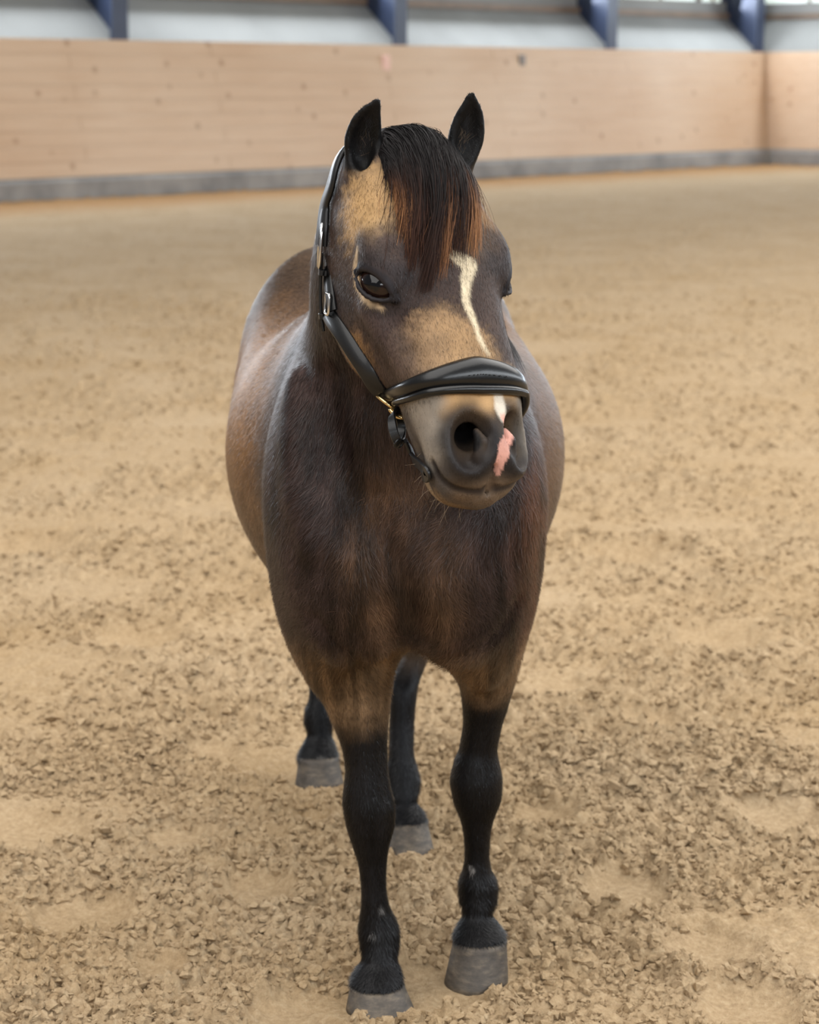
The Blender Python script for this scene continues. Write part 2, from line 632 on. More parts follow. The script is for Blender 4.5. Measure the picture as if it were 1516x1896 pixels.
class Chain:
    """tapered round cord through points"""
    def __init__(self, pts, rad):
        self.p = np.asarray(pts, float)
        self.r = np.broadcast_to(np.asarray(rad, float), (len(self.p),))
        m = self.r.max()
        self.lo, self.hi = self.p.min(0) - m, self.p.max(0) + m

    def __call__(self, P):
        out = None
        for a, b, ra, rb in zip(self.p[:-1], self.p[1:], self.r[:-1], self.r[1:]):
            ab = b - a
            t = np.clip((P - a) @ ab / (ab @ ab), 0, 1)
            d = np.linalg.norm(P - a - t[:, None] * ab, axis=1) - (ra + (rb - ra) * t)
            out = d if out is None else np.minimum(out, d)
        return out


OPS = []


def add(p, k=.02):
    OPS.append((p, k, 1))
    return p


def cut(p, k=.006):
    OPS.append((p, k, -1))
    return p


def combine(f, d, k, sgn):
    if sgn > 0:
        h = np.maximum(k - np.abs(f - d), 0) / k
        return np.minimum(f, d) - h * h * k * .25
    d = -d
    h = np.maximum(k - np.abs(f - d), 0) / k
    return np.maximum(f, d) + h * h * k * .25


def field(P):
    P = np.atleast_2d(P)
    f = np.full(len(P), 9.0)
    for p, k, s in OPS:
        m = np.all((P > p.lo - k - .06) & (P < p.hi + k + .06), axis=1)
        if m.any():
            f[m] = combine(f[m], p(P[m]), k, s)
    return f


def grad(P, e=.0015):
    g = np.stack([field(P + e * np.eye(3)[i]) - field(P - e * np.eye(3)[i]) for i in range(3)], 1)
    return g / (np.linalg.norm(g, axis=1, keepdims=True) + 1e-9)


def hit(px, py, near=2.2, far=4.6):
    """where the camera's ray through a pixel meets the body (or passes it closest)"""
    d = ray(px, py)
    d = d / d[1]
    ts = np.arange(near, far, .005)
    P = C0 + d[None] * ts[:, None]
    f = field(P)
    i = np.argmax(f < 0)
    if f[i] < 0:
        a, b = ts[i - 1], ts[i]
        for _ in range(12):
            m = (a + b) / 2
            if field(C0 + d * m)[0] < 0:
                b = m
            else:
                a = m
        return C0 + d * a
    return P[np.argmin(f)]


X, Y_, Z = np.eye(3)

# ---- trunk (axis: backwards along Y) rows: y, cx, cz, half width, up, down, exponent
trunk = add(Loft((0, 0, 0), Y_, X, Z, [
    (3.10, .000, .84, .10, .14, .12),
    (3.15, -.002, .83, .155, .20, .17),
    (3.24, -.006, .82, .195, .24, .22),
    (3.36, -.010, .82, .208, .27, .26),
    (3.48, -.014, .82, .238, .30, .285),
    (3.62, -.021, .815, .278, .30, .30),
    (3.78, -.027, .81, .297, .285, .305),
    (3.92, -.038, .83, .291, .285, .30),
    (4.04, -.052, .89, .260, .250, .29),
    (4.16, -.064, .93, .240, .215, .26),
    (4.28, -.074, .94, .208, .190, .24),
    (4.38, -.082, .94, .165, .165, .20),
    (4.45, -.086, .92, .09, .09, .12),
    (4.47, -.088, .91, .02, .02, .03)]), .02)

# ---- neck
NB, NTp = np.array([-.012, 3.44, .90]), np.array([-.028, 3.035, 1.285])
na = (NTp - NB) / np.linalg.norm(NTp - NB)
nq = np.cross(X, na)
nq = nq / np.linalg.norm(nq)
if nq[2] < 0:
    nq = -nq
npv = np.cross(na, nq)
npv = npv * np.sign(npv[0])
neck = add(Loft(NB, na, npv, nq, [
    (-.06, .0, .0, .150, .20, .24),
    (.06, -.006, .0, .150, .20, .23),
    (.18, -.016, .0, .125, .175, .20),
    (.30, -.024, .0, .104, .150, .165),
    (.40, -.026, .0, .094, .125, .13),
    (.50, -.016, .0, .085, .105, .10),
    (.58, -.0, .0, .055, .07, .07),
    (.61, 0.0, .0, .015, .02, .02)]), .10)

# ---- chest and shoulders
for sgn, cx in ((-1, -.012), (1, .0)):
    add(Ell((cx + sgn * .122, 3.25, .80), (.074, .13, .20)), .07)          # shoulder
    add(Ell((cx + sgn * .070, 3.150, .740), (.085, .075, .155)), .06)      # breast muscle
    add(Ell((cx + sgn * .112, 3.30, .66), (.072, .12, .15)), .06)          # arm
    add(Ell((-.055 + sgn * .12, 4.17, .86), (.135, .22, .26)), .08)        # haunch
gr = [hit(*q) for q in ((692, 915), (706, 985), (728, 1060), (748, 1130), (762, 1185))]
cut(Chain([p + np.array([0, -.004, 0]) for p in gr], [.007, .011, .014, .020, .018]), .04)


fur = [hit(*q) for q in ((604, 700), (612, 800), (632, 890), (662, 970))]
cut(Chain([p + np.array([0, -.006, 0]) for p in fur], [.008, .012, .012, .006]), .045)
rid = [hit(*q) for q in ((556, 720), (556, 820), (566, 920), (590, 1000))]
add(Chain([p + np.array([0, .022, 0]) for p in rid], [.018, .024, .024, .018]), .03)


# ---- legs: rows  py, left edge, right edge, Y, side-to-front ratio, Y shift
def leg(rows, k):
    out = []
    for (py, xl, xr, Y, ratio) in rows:
        c = W((xl + xr) / 2, py, Y)
        r = (xr - xl) / 2 * mpp(0, py, Y)
        out.append((c[2], c[0], c[1], r, r * ratio, r * ratio))
    return add(Loft((0, 0, 0), Z, X, Y_, out), k)


leg_rf = leg([(1060, 545, 735, 3.33, 1.1), (1140, 558, 738, 3.33, 1.1), (1200, 571, 734, 3.33, 1.12), (1250, 581, 728, 3.325, 1.15), (1300, 599, 723, 3.315, 1.15),
              (1340, 616, 719, 3.31, 1.15), (1385, 633, 717, 3.305, 1.15), (1425, 639, 718, 3.30, 1.1), (1455, 636, 722, 3.298, 1.05),
              (1490, 634, 731, 3.297, 1.0), (1525, 640, 731, 3.30, 1.0), (1565, 652, 721, 3.305, 1.05), (1600, 663, 716, 3.31, 1.15),
              (1640, 668, 715, 3.312, 1.3), (1675, 669, 719, 3.312, 1.3), (1700, 666, 730, 3.312, 1.15), (1722, 664, 738, 3.31, 1.1),
              (1750, 667, 738, 3.30, 1.05), (1772, 671, 734, 3.287, 1.0), (1798, 657, 741, 3.272, .95), (1816, 649, 745, 3.264, .95),
              (1826, 653, 742, 3.262, .95)], .04)
leg_lf = leg([(1040, 785, 985, 3.34, 1.1), (1120, 800, 975, 3.35, 1.1), (1180, 815, 968, 3.36, 1.12), (1230, 838, 962, 3.37, 1.15), (1270, 850, 952, 3.38, 1.15),
              (1310, 856, 940, 3.39, 1.15), (1350, 856, 928, 3.395, 1.15), (1385, 850, 921, 3.398, 1.1), (1410, 840, 924, 3.398, 1.05),
              (1445, 833, 930, 3.397, 1.0), (1480, 838, 928, 3.40, 1.0), (1515, 851, 915, 3.405, 1.05), (1545, 858, 908, 3.41, 1.2),
              (1585, 860, 906, 3.415, 1.3), (1608, 857, 909, 3.415, 1.25), (1635, 849, 920, 3.415, 1.1), (1662, 850, 920, 3.41, 1.1),
              (1690, 857, 911, 3.395, 1.05), (1714, 847, 924, 3.38, .95), (1733, 839, 936, 3.372, .95), (1745, 843, 932, 3.37, .95)], .04)
leg_lh = leg([(1050, 725, 830, 4.10, 1.4), (1120, 735, 815, 4.13, 1.35), (1170, 748, 800, 4.16, 1.55), (1206, 745, 796, 4.165, 1.6), (1239, 731, 785, 4.15, 1.4), (1272, 722, 774, 4.12, 1.2),
              (1338, 721, 767, 4.10, 1.25), (1395, 720, 766, 4.075, 1.25), (1420, 717, 771, 4.065, 1.15), (1440, 715, 777, 4.06, 1.1),
              (1465, 718, 776, 4.045, 1.05), (1485, 728, 772, 4.03, 1.0), (1505, 727, 785, 4.01, .95), (1522, 727, 791, 4.0, .95), (1530, 728, 790, 4.0, .95)], .03)
leg_rh = leg([(1010, 530, 640, 4.40, 1.4), (1080, 540, 620, 4.46, 1.35), (1130, 548, 606, 4.51, 1.55), (1160, 555, 605, 4.52, 1.6), (1195, 566, 610, 4.505, 1.3),
              (1250, 572, 612, 4.48, 1.25), (1290, 572, 613, 4.46, 1.25), (1315, 565, 616, 4.45, 1.1), (1335, 563, 616, 4.445, 1.1),
              (1358, 569, 614, 4.43, 1.0), (1380, 560, 620, 4.41, .95), (1402, 551, 626, 4.395, .95), (1412, 552, 625, 4.39, .95)], .03)
# creases where the forearms leave the chest
for q4 in (((586, 1148), (618, 1192), (655, 1220), (700, 1236)), ((962, 1110), (930, 1170), (890, 1205), (850, 1222))):
    cr_ = [hit(*q) for q in q4]
    cut(Chain([p + np.array([0, -.003, 0]) for p in cr_], [.003, .006, .006, .004]), .03)
# thighs and gaskins of the hind legs
add(Chain([(.075, 4.14, .84), (.055, 4.02, .62), (.015, 4.15, .42)], [.14, .105, .045]), .05)
add(Chain([(-.20, 4.22, .84), (-.20, 4.20, .62), (-.188, 4.50, .40)], [.14, .105, .045]), .05)

# ---- head frame
HT, HP = R(31), R(30)
P0 = W(768, 262, 2.985)
HA = np.array([math.sin(HP) * math.sin(HT), -math.sin(HP) * math.cos(HT), -math.cos(HP)])
HL = np.array([math.cos(HT), math.sin(HT), 0])
HN = np.array([math.cos(HP) * math.sin(HT), -math.cos(HP) * math.cos(HT), math.sin(HP)])
HF = np.stack([HL, HA, HN], 1)


def H(u, s, n):
    return P0 + HF @ np.array([u, s, n])


def hloc(P):
    return (P - P0) @ HF


# rows: s, cu, cn, half width, up, down, exponent
head = add(Loft(P0, HA, HL, HN, [
    (-.045, 0, -.085, .02, .02, .03),
    (-.035, 0, -.085, .055, .05, .06),
    (-.01, 0, -.080, .074, .072, .08),
    (.03, 0, -.070, .086, .080, .10, 2.1),
    (.08, 0, -.058, .096, .080, .13, 2.3),
    (.13, 0, -.052, .100, .076, .145, 2.4),
    (.18, 0, -.052, .099, .072, .155, 2.4),
    (.23, 0, -.060, .088, .072, .145, 2.3),
    (.28, .003, -.065, .082, .070, .115, 2.3),
    (.33, .006, -.068, .080, .068, .088, 2.3),
    (.37, .006, -.070, .077, .066, .070, 2.3),
    (.41, .003, -.072, .069, .063, .060, 2.1),
    (.445, 0, -.078, .060, .060, .048, 2.0),
    (.47, 0, -.084, .052, .050, .036, 2.0),
    (.487, 0, -.088, .036, .032, .024, 2.0),
    (.494, 0, -.082, .015, .012, .012)]), .05)
for g in (-1, 1):
    add(Ell(H(g * .056, .195, -.135), (.034, .095, .085), HF), .03)        # jowl
    add(Ell(H(g * .083, .165, -.030), (.026, .040, .030), HF), .03)        # brow
    add(Chain([H(g * .088, .215, -.075), H(g * .066, .31, -.062)], [.014, .008]), .03)   # facial crest
    add(Ell(H(g * .036, .430, -.060), (.032, .050, .036), HF), .02)        # nostril wing
add(Ell(H(0, .455, -.098), (.054, .042, .036), HF), .025)                  # upper lip
add(Ell(H(0, .437, -.138), (.042, .044, .026), HF), .012)                  # lower lip and chin
add(Ell(H(0, .375, -.135), (.046, .06, .024), HF), .03)

# eyes: socket, lids
EYES = {}
for g in (-1, 1):
    c = H(g * .0885, .190, -.042)
    EYES[g] = c
    og = (HF @ np.array([g * .86, .10, .50]))
    og /= np.linalg.norm(og)                                               # looking out of the head
    ax = HF @ np.array([g * -.42, .80, .55])                               # along the eye slit: front corner
    ax = ax - og * (ax @ og)
    ax /= np.linalg.norm(ax)
    up = np.cross(og, ax)
    up *= np.sign(up @ (HF @ np.array([0, -1., .2])))
    EYES[g] = (c, og, ax, up)
    cut(Ell(c + og * .020, (.034, .021, .019), np.stack([ax, up, og], 1)), .008)
    tt = np.linspace(-1, 1, 11)
    prof = np.sqrt(1 - .70 * tt * tt)
    tp = .45 + .55 * np.sqrt(np.maximum(0, 1 - tt * tt))
    upl = [c + ax * (.0365 * t) + up * (.0180 * (1 - abs(t) ** 2.2) - .003 - .003 * t) + og * (.0245 * q - .001) for t, q in zip(tt, prof)]
    lol = [c + ax * (.0365 * t) + up * (-.0160 * (1 - abs(t) ** 2.2) - .003 - .003 * t) + og * (.0235 * q - .001) for t, q in zip(tt, prof)]
    add(Chain(upl, .0062 * tp), .006)
    add(Chain(lol, .0046 * tp), .006)
    add(Chain([p + up * .011 - og * .004 for p in upl[1:-1]], .0038), .006)  # upper fold
    EYES[g] = (c, og, ax, up, upl, lol)
# nostrils: a shallow round bowl with a deeper opening in it
NOSCH = []
NOS = hit(874, 817)
nl = hloc(NOS)
ng = HF.T @ grad(NOS[None])[0]
for g in (-1, 1):
    m = np.array([-g, 1, 1.0])                      # nl is on the pony's right (u < 0)
    c, gn = H(*(nl * m)), HF @ (ng * m)
    if g > 0:                                       # the far nostril sits further round the side
        c, gn = c + HL * .012 - HN * .014, gn + HL * .35
        gn /= np.linalg.norm(gn)
    al = HF @ np.array([g * .25, 1, -.15])
    al = al - gn * (al @ gn)
    al /= np.linalg.norm(al)
    si = np.cross(gn, al)
    add(Ell(c - gn * .012, (.042, .034, .018), np.stack([al, si, gn], 1)), .016)
    cut(Ell(c + gn * .006, (.039, .029, .026), np.stack([al, si, gn], 1)), .010)
    inn = HF @ np.array([-g * .35, -.75, -.5])
    NOSCH.append(Chain([c - gn * .004, c - gn * .014 + inn * .015, c - gn * .02 + inn * .06], [.012, .016, .016]))
    cut(Chain([c - gn * .004 + al * .022 + si * 0, c - gn * .004 + al * .006, c - gn * .006 - al * .010, c - gn * .014 + inn * .015, c - gn * .02 + inn * .05], [.009, .018, .022, .018, .010]), .014)
    med = HF @ np.array([-g, 0, 0])
    med = med - gn * (med @ gn)
    med /= np.linalg.norm(med)
    add(Chain([c + med * .012 + al * .020 - gn * .008, c + med * .013 - gn * .004, c + med * .008 - al * .014 - gn * .010], [.008, .009, .006]), .012)   # alar fold
MOUTH = [hit(*q) for q in ((801, 858), (812, 882), (832, 900), (860, 910), (890, 911), (920, 904), (948, 889))]
MOUTH = [hloc(p) for p in MOUTH]
i0 = int(np.argmin([abs(m[0]) for m in MOUTH]))
MOUTH = MOUTH[:i0 + 1]
MOUTH = [H(*m) for m in MOUTH] + [H(-m[0], m[1], m[2]) for m in MOUTH[::-1]]
cut(Chain(MOUTH, .0030), .007)
cut(Chain([H(0, .462, -.036), H(0, .485, -.060), H(0, .49, -.09)], .003), .012)          # philtrum


# ---- ears
def ear(base, tip, face, wmax, c=0.0, k=.02):
    a = tip - base
    Ln = np.linalg.norm(a)
    a /= Ln
    f = np.asarray(face, float)
    f = f - a * (f @ a)
    f /= np.linalg.norm(f)
    p = np.cross(a, f)
    o = [(-.02, 0, 0, .018, .016, .016), (.0, 0, 0, .021, .018, .018), (.18 * Ln, c * .6, 0, wmax * .88, .018, .020), (.42 * Ln, c, 0, wmax, .015, .020),
         (.62 * Ln, c, 0, wmax * .88, .012, .017), (.82 * Ln, c * .7, 0.003, wmax * .55, .009, .011), (.95 * Ln, 0, .006, wmax * .24, .006, .006), (Ln, 0, .007, .003, .003, .003)]
    outer = add(Loft(base, a, p, f, o), k)
    i = [(.10 * Ln, 0, .016, .006, .006, .006), (.2 * Ln, c * .6, .014, wmax * .55, .014, .013), (.42 * Ln, c, .013, wmax * .74, .014, .016),
         (.62 * Ln, c, .012, wmax * .62, .012, .013), (.82 * Ln, c * .7, .013, wmax * .32, .009, .008), (.93 * Ln, 0, .014, .003, .004, .004)]
    cut(Loft(base, a, p, f, i), .006)
    return outer, a, p, f, Ln


EAR_R = (W(667, 322, 2.985), W(699, 178, 2.955))
EAR_L = (W(848, 312, 3.035), W(873, 168, 3.025))
ear_r = ear(*EAR_R, (.10, -1, 0), .0250, -.007)
ear_l = ear(*EAR_L, (.20, -1, 0), .0255, .004)


# ---- meshing: surface nets on a dense grid, evaluated only in blocks near the skin
def surface(h=.0039, B=8):
    lo = np.array([-.42, 2.62, -.01])
    hi = np.array([.42, 4.68, 1.56])
    for p, k, s in OPS:
        if s > 0:
            assert np.all(p.lo > lo - .02) and np.all(p.hi < hi + .02), (p.lo, p.hi)
    nb = np.ceil((hi - lo) / (h * B)).astype(int)
    n = nb * B
    bc = np.stack(np.meshgrid(*[lo[i] + (np.arange(nb[i]) + .5) * h * B for i in range(3)], indexing='ij'), -1).reshape(-1, 3)
    fb = np.full(len(bc), 9.0)
    act = np.zeros(len(bc), bool)
    for p, k, s in OPS:
        m = np.all((bc > p.lo - .12) & (bc < p.hi + .12), axis=1)
        d = p(bc[m])
        idx = np.where(m)[0]
        fb[idx] = combine(fb[idx], d, k, s)
        act[idx[np.abs(d) < .05]] |= (s < 0)
    act |= np.abs(fb) < .055
    ids = np.where(act)[0]
    g = (np.arange(B) + .5 - B / 2) * h
    loc = np.stack(np.meshgrid(g, g, g, indexing='ij'), -1).reshape(-1, 3)
    vals = np.full((len(ids), B ** 3), 9.0, np.float32)
    cen = bc[ids]
    half = h * B / 2
    for p, k, s in OPS:
        m = np.where(np.all((cen > p.lo - k - half - .03) & (cen < p.hi + k + half + .03), axis=1))[0]
        for c0 in range(0, len(m), 1500):
            mm = m[c0:c0 + 1500]
            P = (cen[mm][:, None] + loc[None]).reshape(-1, 3)
            vals[mm] = combine(vals[mm].astype(float).ravel(), p(P), k, s).reshape(len(mm), -1)
    D = np.empty((nb[0], nb[1], nb[2], B, B, B), np.float32)
    D[:] = np.where(fb > 0, 9, -9).reshape(*nb, 1, 1, 1)
    D.reshape(-1, B ** 3)[ids] = vals
    D = np.ascontiguousarray(D.transpose(0, 3, 1, 4, 2, 5)).reshape(n)
    org = lo + .5 * h
    ins = D < 0
    cnt = np.zeros(n - 1, np.uint8)
    sl = [slice(None, -1), slice(1, None)]
    for a in (0, 1):
        for b in (0, 1):
            for c in (0, 1):
                cnt += ins[sl[a], sl[b], sl[c]]
    ci = np.argwhere((cnt > 0) & (cnt < 8))
    del cnt
    cor = [(a, b, c) for a in (0, 1) for b in (0, 1) for c in (0, 1)]
    val = np.stack([D[ci[:, 0] + a, ci[:, 1] + b, ci[:, 2] + c] for a, b, c in cor], 1)
    acc, num = np.zeros((len(ci), 3)), np.zeros(len(ci))
    for i in range(8):
        for j in range(i + 1, 8):
            if sum(abs(np.subtract(cor[i], cor[j]))) == 1:
                va, vb = val[:, i], val[:, j]
                m = (va < 0) != (vb < 0)
                t = np.where(m, va / np.where(m, va - vb, 1), 0)
                pos = np.array(cor[i])[None] + t[:, None] * (np.subtract(cor[j], cor[i]))[None]
                acc += np.where(m[:, None], pos, 0)
                num += m
    V = org + (ci + acc / num[:, None]) * h
    vid = np.full(n - 1, -1, np.int32)
    vid[ci[:, 0], ci[:, 1], ci[:, 2]] = np.arange(len(ci))
    Fs = []
    for ax in range(3):
        a = [slice(None)] * 3
        b = [slice(None)] * 3
        a[ax], b[ax] = slice(None, -1), slice(1, None)
        ch = np.argwhere(ins[tuple(a)] != ins[tuple(b)])
        o1, o2 = (ax + 1) % 3, (ax + 2) % 3
        ch = ch[(ch[:, o1] > 0) & (ch[:, o2] > 0)]
        flip = ins[ch[:, 0], ch[:, 1], ch[:, 2]]

        def cell(d1, d2):
            q = ch.copy()
            q[:, o1] -= d1
            q[:, o2] -= d2
            return vid[q[:, 0], q[:, 1], q[:, 2]]
        q = np.stack([cell(1, 1), cell(0, 1), cell(0, 0), cell(1, 0)], 1)
        q[~flip] = q[~flip][:, ::-1]
        Fs.append(q)
    F = np.vstack(Fs)
    F = F[(F >= 0).all(1)]
    # light smoothing
    e = np.vstack([F[:, [0, 1]], F[:, [1, 2]], F[:, [2, 3]], F[:, [3, 0]]])
    for lam in (.5, .35):
        sm, c = np.zeros_like(V), np.zeros(len(V))
        for k in range(3):
            sm[:, k] = np.bincount(e[:, 0], V[e[:, 1], k], len(V)) + np.bincount(e[:, 1], V[e[:, 0], k], len(V))
        c = np.bincount(e[:, 0], minlength=len(V)) + np.bincount(e[:, 1], minlength=len(V))
        V = V + lam * (sm / c[:, None] - V)
    return V, F


def vnormals(V, F):
    fn = np.cross(V[F[:, 2]] - V[F[:, 0]], V[F[:, 3]] - V[F[:, 1]])
    N = np.zeros_like(V)
    for k in range(3):
        for j in range(4):
            N[:, k] += np.bincount(F[:, j], fn[:, k], len(V))
    return N / (np.linalg.norm(N, axis=1, keepdims=True) + 1e-12)


BV, BF = surface()
BN = vnormals(BV, BF)
print('body', len(BV), len(BF), time.time() - T0)
# ------------------------------------------------------------------ coat colours (pigment, plus painted shade in the chest hollow)
def noise3(P, sc, seed=0, o=3):
    return (fbm(P[:, 0] * sc + 3.1, P[:, 2] * sc, seed, o) + fbm(P[:, 1] * sc, P[:, 2] * sc * .9 + 7, seed + 40, o)) / 2


def mixc(c, m, col):
    m = np.clip(m, 0, 1)[:, None]
    return c * (1 - m) + np.asarray(col)[None] * m


def poly_dist(P, pts, rad):
    """distance to a path minus its local half width"""
    return Chain(pts, rad)(P)


def pxpath(rows):
    pts = [hit(x, y) for x, y, r in rows]
    return pts, [r * .00071 for x, y, r in rows]


BLAZE = pxpath([(800, 468, 5), (835, 470, 10), (868, 490, 17), (862, 520, 12), (861, 555, 9), (876, 590, 8), (890, 630, 6), (905, 655, 3)])
SNIPW = pxpath([(921, 728, 10), (926, 752, 14), (932, 772, 10)])
PINK = pxpath([(932, 772, 7), (938, 800, 13), (936, 828, 15), (926, 852, 11), (920, 874, 6)])


def head_dist(P):
    d = np.full(len(P), 9.0)
    m = (P[:, 1] < 3.25) & (P[:, 2] > .78)
    Q = P[m]
    d[m] = np.minimum(head(Q), np.minimum.reduce([p(Q) for p in HEADP]))
    return d


def coat_colour(P, N):
    m = (P[:, 1] < 3.2) & (P[:, 2] > .85)
    out = np.empty((len(P), 3))
    out[~m] = coat_part(P[~m], False)
    out[m] = coat_part(P[m], True)
    return out


def coat_part(P, with_hd):
    x, y, z = P.T
    n1 = noise3(P, 9, 1)
    n2 = noise3(P, 45, 2)
    jx = (n1 - .5) * .08
    # body
    c = np.tile(srgb(51, 39, 36), (len(P), 1))
    back = sstep(3.36, 3.62, y + jx)
    c = mixc(c, back, srgb(138, 100, 60))
    c = mixc(c, back * sstep(.98, 1.10, z + jx), srgb(70, 53, 40))                       # darker along the back
    c = mixc(c, back * sstep(.86, .62, z + jx), srgb(106, 90, 76))                       # greyer belly
    c = mixc(c, sstep(3.9, 4.15, y + jx) * sstep(.92, 1.02, z + jx) * .85, srgb(72, 54, 36))   # dark croup
    c = mixc(c, back * sstep(.12, .24, x) * .7, srgb(84, 72, 66))
    # rusty outside of the pony's left shoulder
    c = mixc(c, (1 - back) * sstep(.13, .20, x + jx) * sstep(.45, .6, z) * sstep(1.0, .85, z) * .8, srgb(80, 48, 30))
    # chest: paler brown streaks in the middle, shade of the hollow at the bottom painted in
    front = sstep(3.30, 3.16, y)
    c = mixc(c, front * sstep(.12, .04, np.abs(x + .01)) * sstep(.98, .80, z) * sstep(.30, .62, n1) * .8, srgb(92, 68, 48))
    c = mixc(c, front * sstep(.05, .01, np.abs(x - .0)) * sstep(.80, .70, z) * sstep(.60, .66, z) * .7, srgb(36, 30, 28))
    # legs: tan forearm, black below
    leg = sstep(.64, .56, z + jx * .5)
    fore = leg * (y < 3.62)
    c = mixc(c, fore * .75, srgb(117, 93, 67))
    c = mixc(c, fore * sstep(.40, .30, z + jx * .3) * 0, srgb(60, 50, 42))
    bl = np.where(x < .03, .455, .480)
    c = mixc(c, (y < 3.62) * sstep(bl + .05, bl - .03, z + jx * 1.1 + (n2 - .5) * .05), srgb(19, 18, 19))
    hb = np.where(x < -.09, .45, .31)
    c = mixc(c, (y > 3.62) * sstep(hb + .05, hb - .02, z + jx * .6), srgb(21, 21, 23))
    # small pale scuffs on the front cannons
    for (px, py, r) in () if with_hd else ((875, 1612, 7), (870, 1606, 5), (704, 1680, 6), (690, 1728, 4), (594, 1404, 9)):
        h = hit(px, py)
        d = np.linalg.norm(P - h, axis=1)
        c = mixc(c, sstep(r * .00085 * 1.4, r * .00085 * .4, d + (n2 - .5) * .01) * .38, srgb(190, 185, 180))
    # chest hair lies in streaks
    stk = fbm(x * 70, z * 11 + y * 6, 7, 3)
    c = c * (.92 + 1.9 * (stk - .5) * sstep(3.4, 3.2, y))[:, None]
    tone = c * (0.62 + .76 * n2)[:, None] * (0.80 + .40 * n1)[:, None]
    if not with_hd:
        return tone
    # ---- head
    u, s, n_ = hloc(P).T
    hd = head_dist(P)
    mh = sstep(.018, .004, hd) * sstep(-.06, -.02, s)
    au = np.abs(u)
    js = (n1 - .5) * .10 + (n2 - .5) * .05
    n3 = noise3(P, 150, 6, 2)
    h = np.tile(srgb(68, 55, 49), (len(P), 1))
    for (px, py, rad, amt, col) in FACE:
        d = np.linalg.norm(P - col[1], axis=1) / rad + js * 4.0 + (n3 - .5) * .9
        h = mixc(h, sstep(1.25, .45, d) * amt, col[0])
    h = mixc(h, sstep(.325, .345, s), srgb(190, 152, 106))                                          # below the noseband
    h = mixc(h, sstep(.325, .345, s) * sstep(.036, .060, au + js * .4), srgb(128, 119, 108))        # grey muzzle sides
    h = mixc(h, sstep(-.075, -.10, n_) * sstep(.32, .36, s), srgb(86, 78, 71))
    h = mixc(h, sstep(.43, .455, s + js * .3) * .85, srgb(58, 53, 52))
    h = mixc(h, sstep(.46, .475, s + js * .3) * sstep(-.085, -.10, n_) * sstep(.2, .6, n1) * .6, srgb(128, 104, 76))
    lipd = Chain(MOUTH, .0)(P)
    h = mixc(h, sstep(-.128, -.140, n_) * sstep(.40, .43, s) * .8, srgb(140, 120, 96))
    h = mixc(h, sstep(.009, .003, lipd) * .9, srgb(34, 29, 28))
    for g in (-1, 1):
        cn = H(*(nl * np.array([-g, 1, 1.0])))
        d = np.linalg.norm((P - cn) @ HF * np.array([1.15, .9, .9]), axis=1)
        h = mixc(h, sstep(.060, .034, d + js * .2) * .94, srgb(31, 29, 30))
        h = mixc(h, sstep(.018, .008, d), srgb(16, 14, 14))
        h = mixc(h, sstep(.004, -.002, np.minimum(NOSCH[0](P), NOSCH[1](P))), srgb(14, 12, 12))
        ce, og, ax, up, upl, lol = EYES[g]
        q = (P - ce) @ np.stack([ax, up, og], 1)
        d = np.sqrt((q[:, 0] / .052) ** 2 + (q[:, 1] / .044) ** 2)
        h = mixc(h, sstep(1.15, .75, d) * .75, srgb(50, 45, 46))
        # pale crescent behind and below the eye
        q2 = q.copy()
        q2[:, 2] *= .12
        cr = [(-.050, .026, 0), (-.048, .004, 0), (-.037, -.016, 0), (-.018, -.0265, 0), (.004, -.029, 0), (.022, -.026, 0)]
        h = mixc(h, sstep(.004, -.002, Chain(cr, [.004, .009, .007, .0035, .002, .0015])(q2) + (n3 - .5) * .006) * (np.abs(q[:, 2]) < .05) * .95, srgb(196, 172, 140))
        lid = np.minimum(Chain(upl, .0085)(P), Chain(lol, .0062)(P))
        h = mixc(h, sstep(.002, -.002, lid), srgb(34, 31, 33))
    ns = (n2 - .5) * .010
    h = mixc(h, sstep(.002, -.003, poly_dist(P, *BLAZE) + ns) * .9, srgb(212, 196, 166))
    h = mixc(h, sstep(.003, -.003, poly_dist(P, *SNIPW) + ns) * .85, srgb(214, 204, 188))
    h = mixc(h, sstep(.001, -.001, poly_dist(P, *PINK) + ns * .6) * .95, srgb(208, 154, 138))
    c = c * (1 - mh[:, None]) + h * mh[:, None]
    # ears
    for (e, a, p, f, Ln) in (ear_r, ear_l):
        t = ((P - e.o) @ a) / Ln
        me = sstep(.012, .002, e(P)) * sstep(-.05, .12, t)
        q = (P - e.o) @ p
        col = np.tile(srgb(15, 14, 14), (len(P), 1))
        fr = (P - e.o) @ f
        col = mixc(col, sstep(-.004, -.012, fr) * sstep(.75, .5, t), srgb(84, 66, 46))
        c = c * (1 - me[:, None]) + col * me[:, None]
    c = c * (0.62 + .76 * n2)[:, None] * (0.80 + .40 * n1)[:, None]
    return c


FACE = [(px, py, r, a, (srgb(*c), hit(px, py))) for px, py, r, a, c in (
    (668, 392, .060, .92, (172, 140, 98)), (700, 345, .05, .7, (162, 130, 90)), (885, 415, .05, .9, (160, 124, 82)), (790, 360, .06, .6, (160, 124, 82)),
    (655, 655, .05, .8, (142, 108, 70)), (690, 720, .045, .6, (120, 92, 64)),
    (770, 530, .085, .8, (46, 37, 35)), (845, 560, .06, .6, (62, 48, 42)), (912, 455, .045, .9, (52, 45, 44)), (665, 455, .032, .8, (60, 53, 52)),
    (690, 590, .05, .6, (74, 62, 60)),
    (822, 636, .052, .8, (166, 134, 97)), (770, 655, .045, .5, (140, 116, 92)), (880, 655, .04, .7, (164, 132, 95)),
    (744, 515, .020, .8, (32, 28, 29)), (735, 660, .035, .6, (66, 55, 54)))]
HEADP = [p for p, k, s in OPS if s > 0 and p is not head and np.all(p.hi < P0 + np.array([.3, .12, .06])) and p.lo[2] > .75]
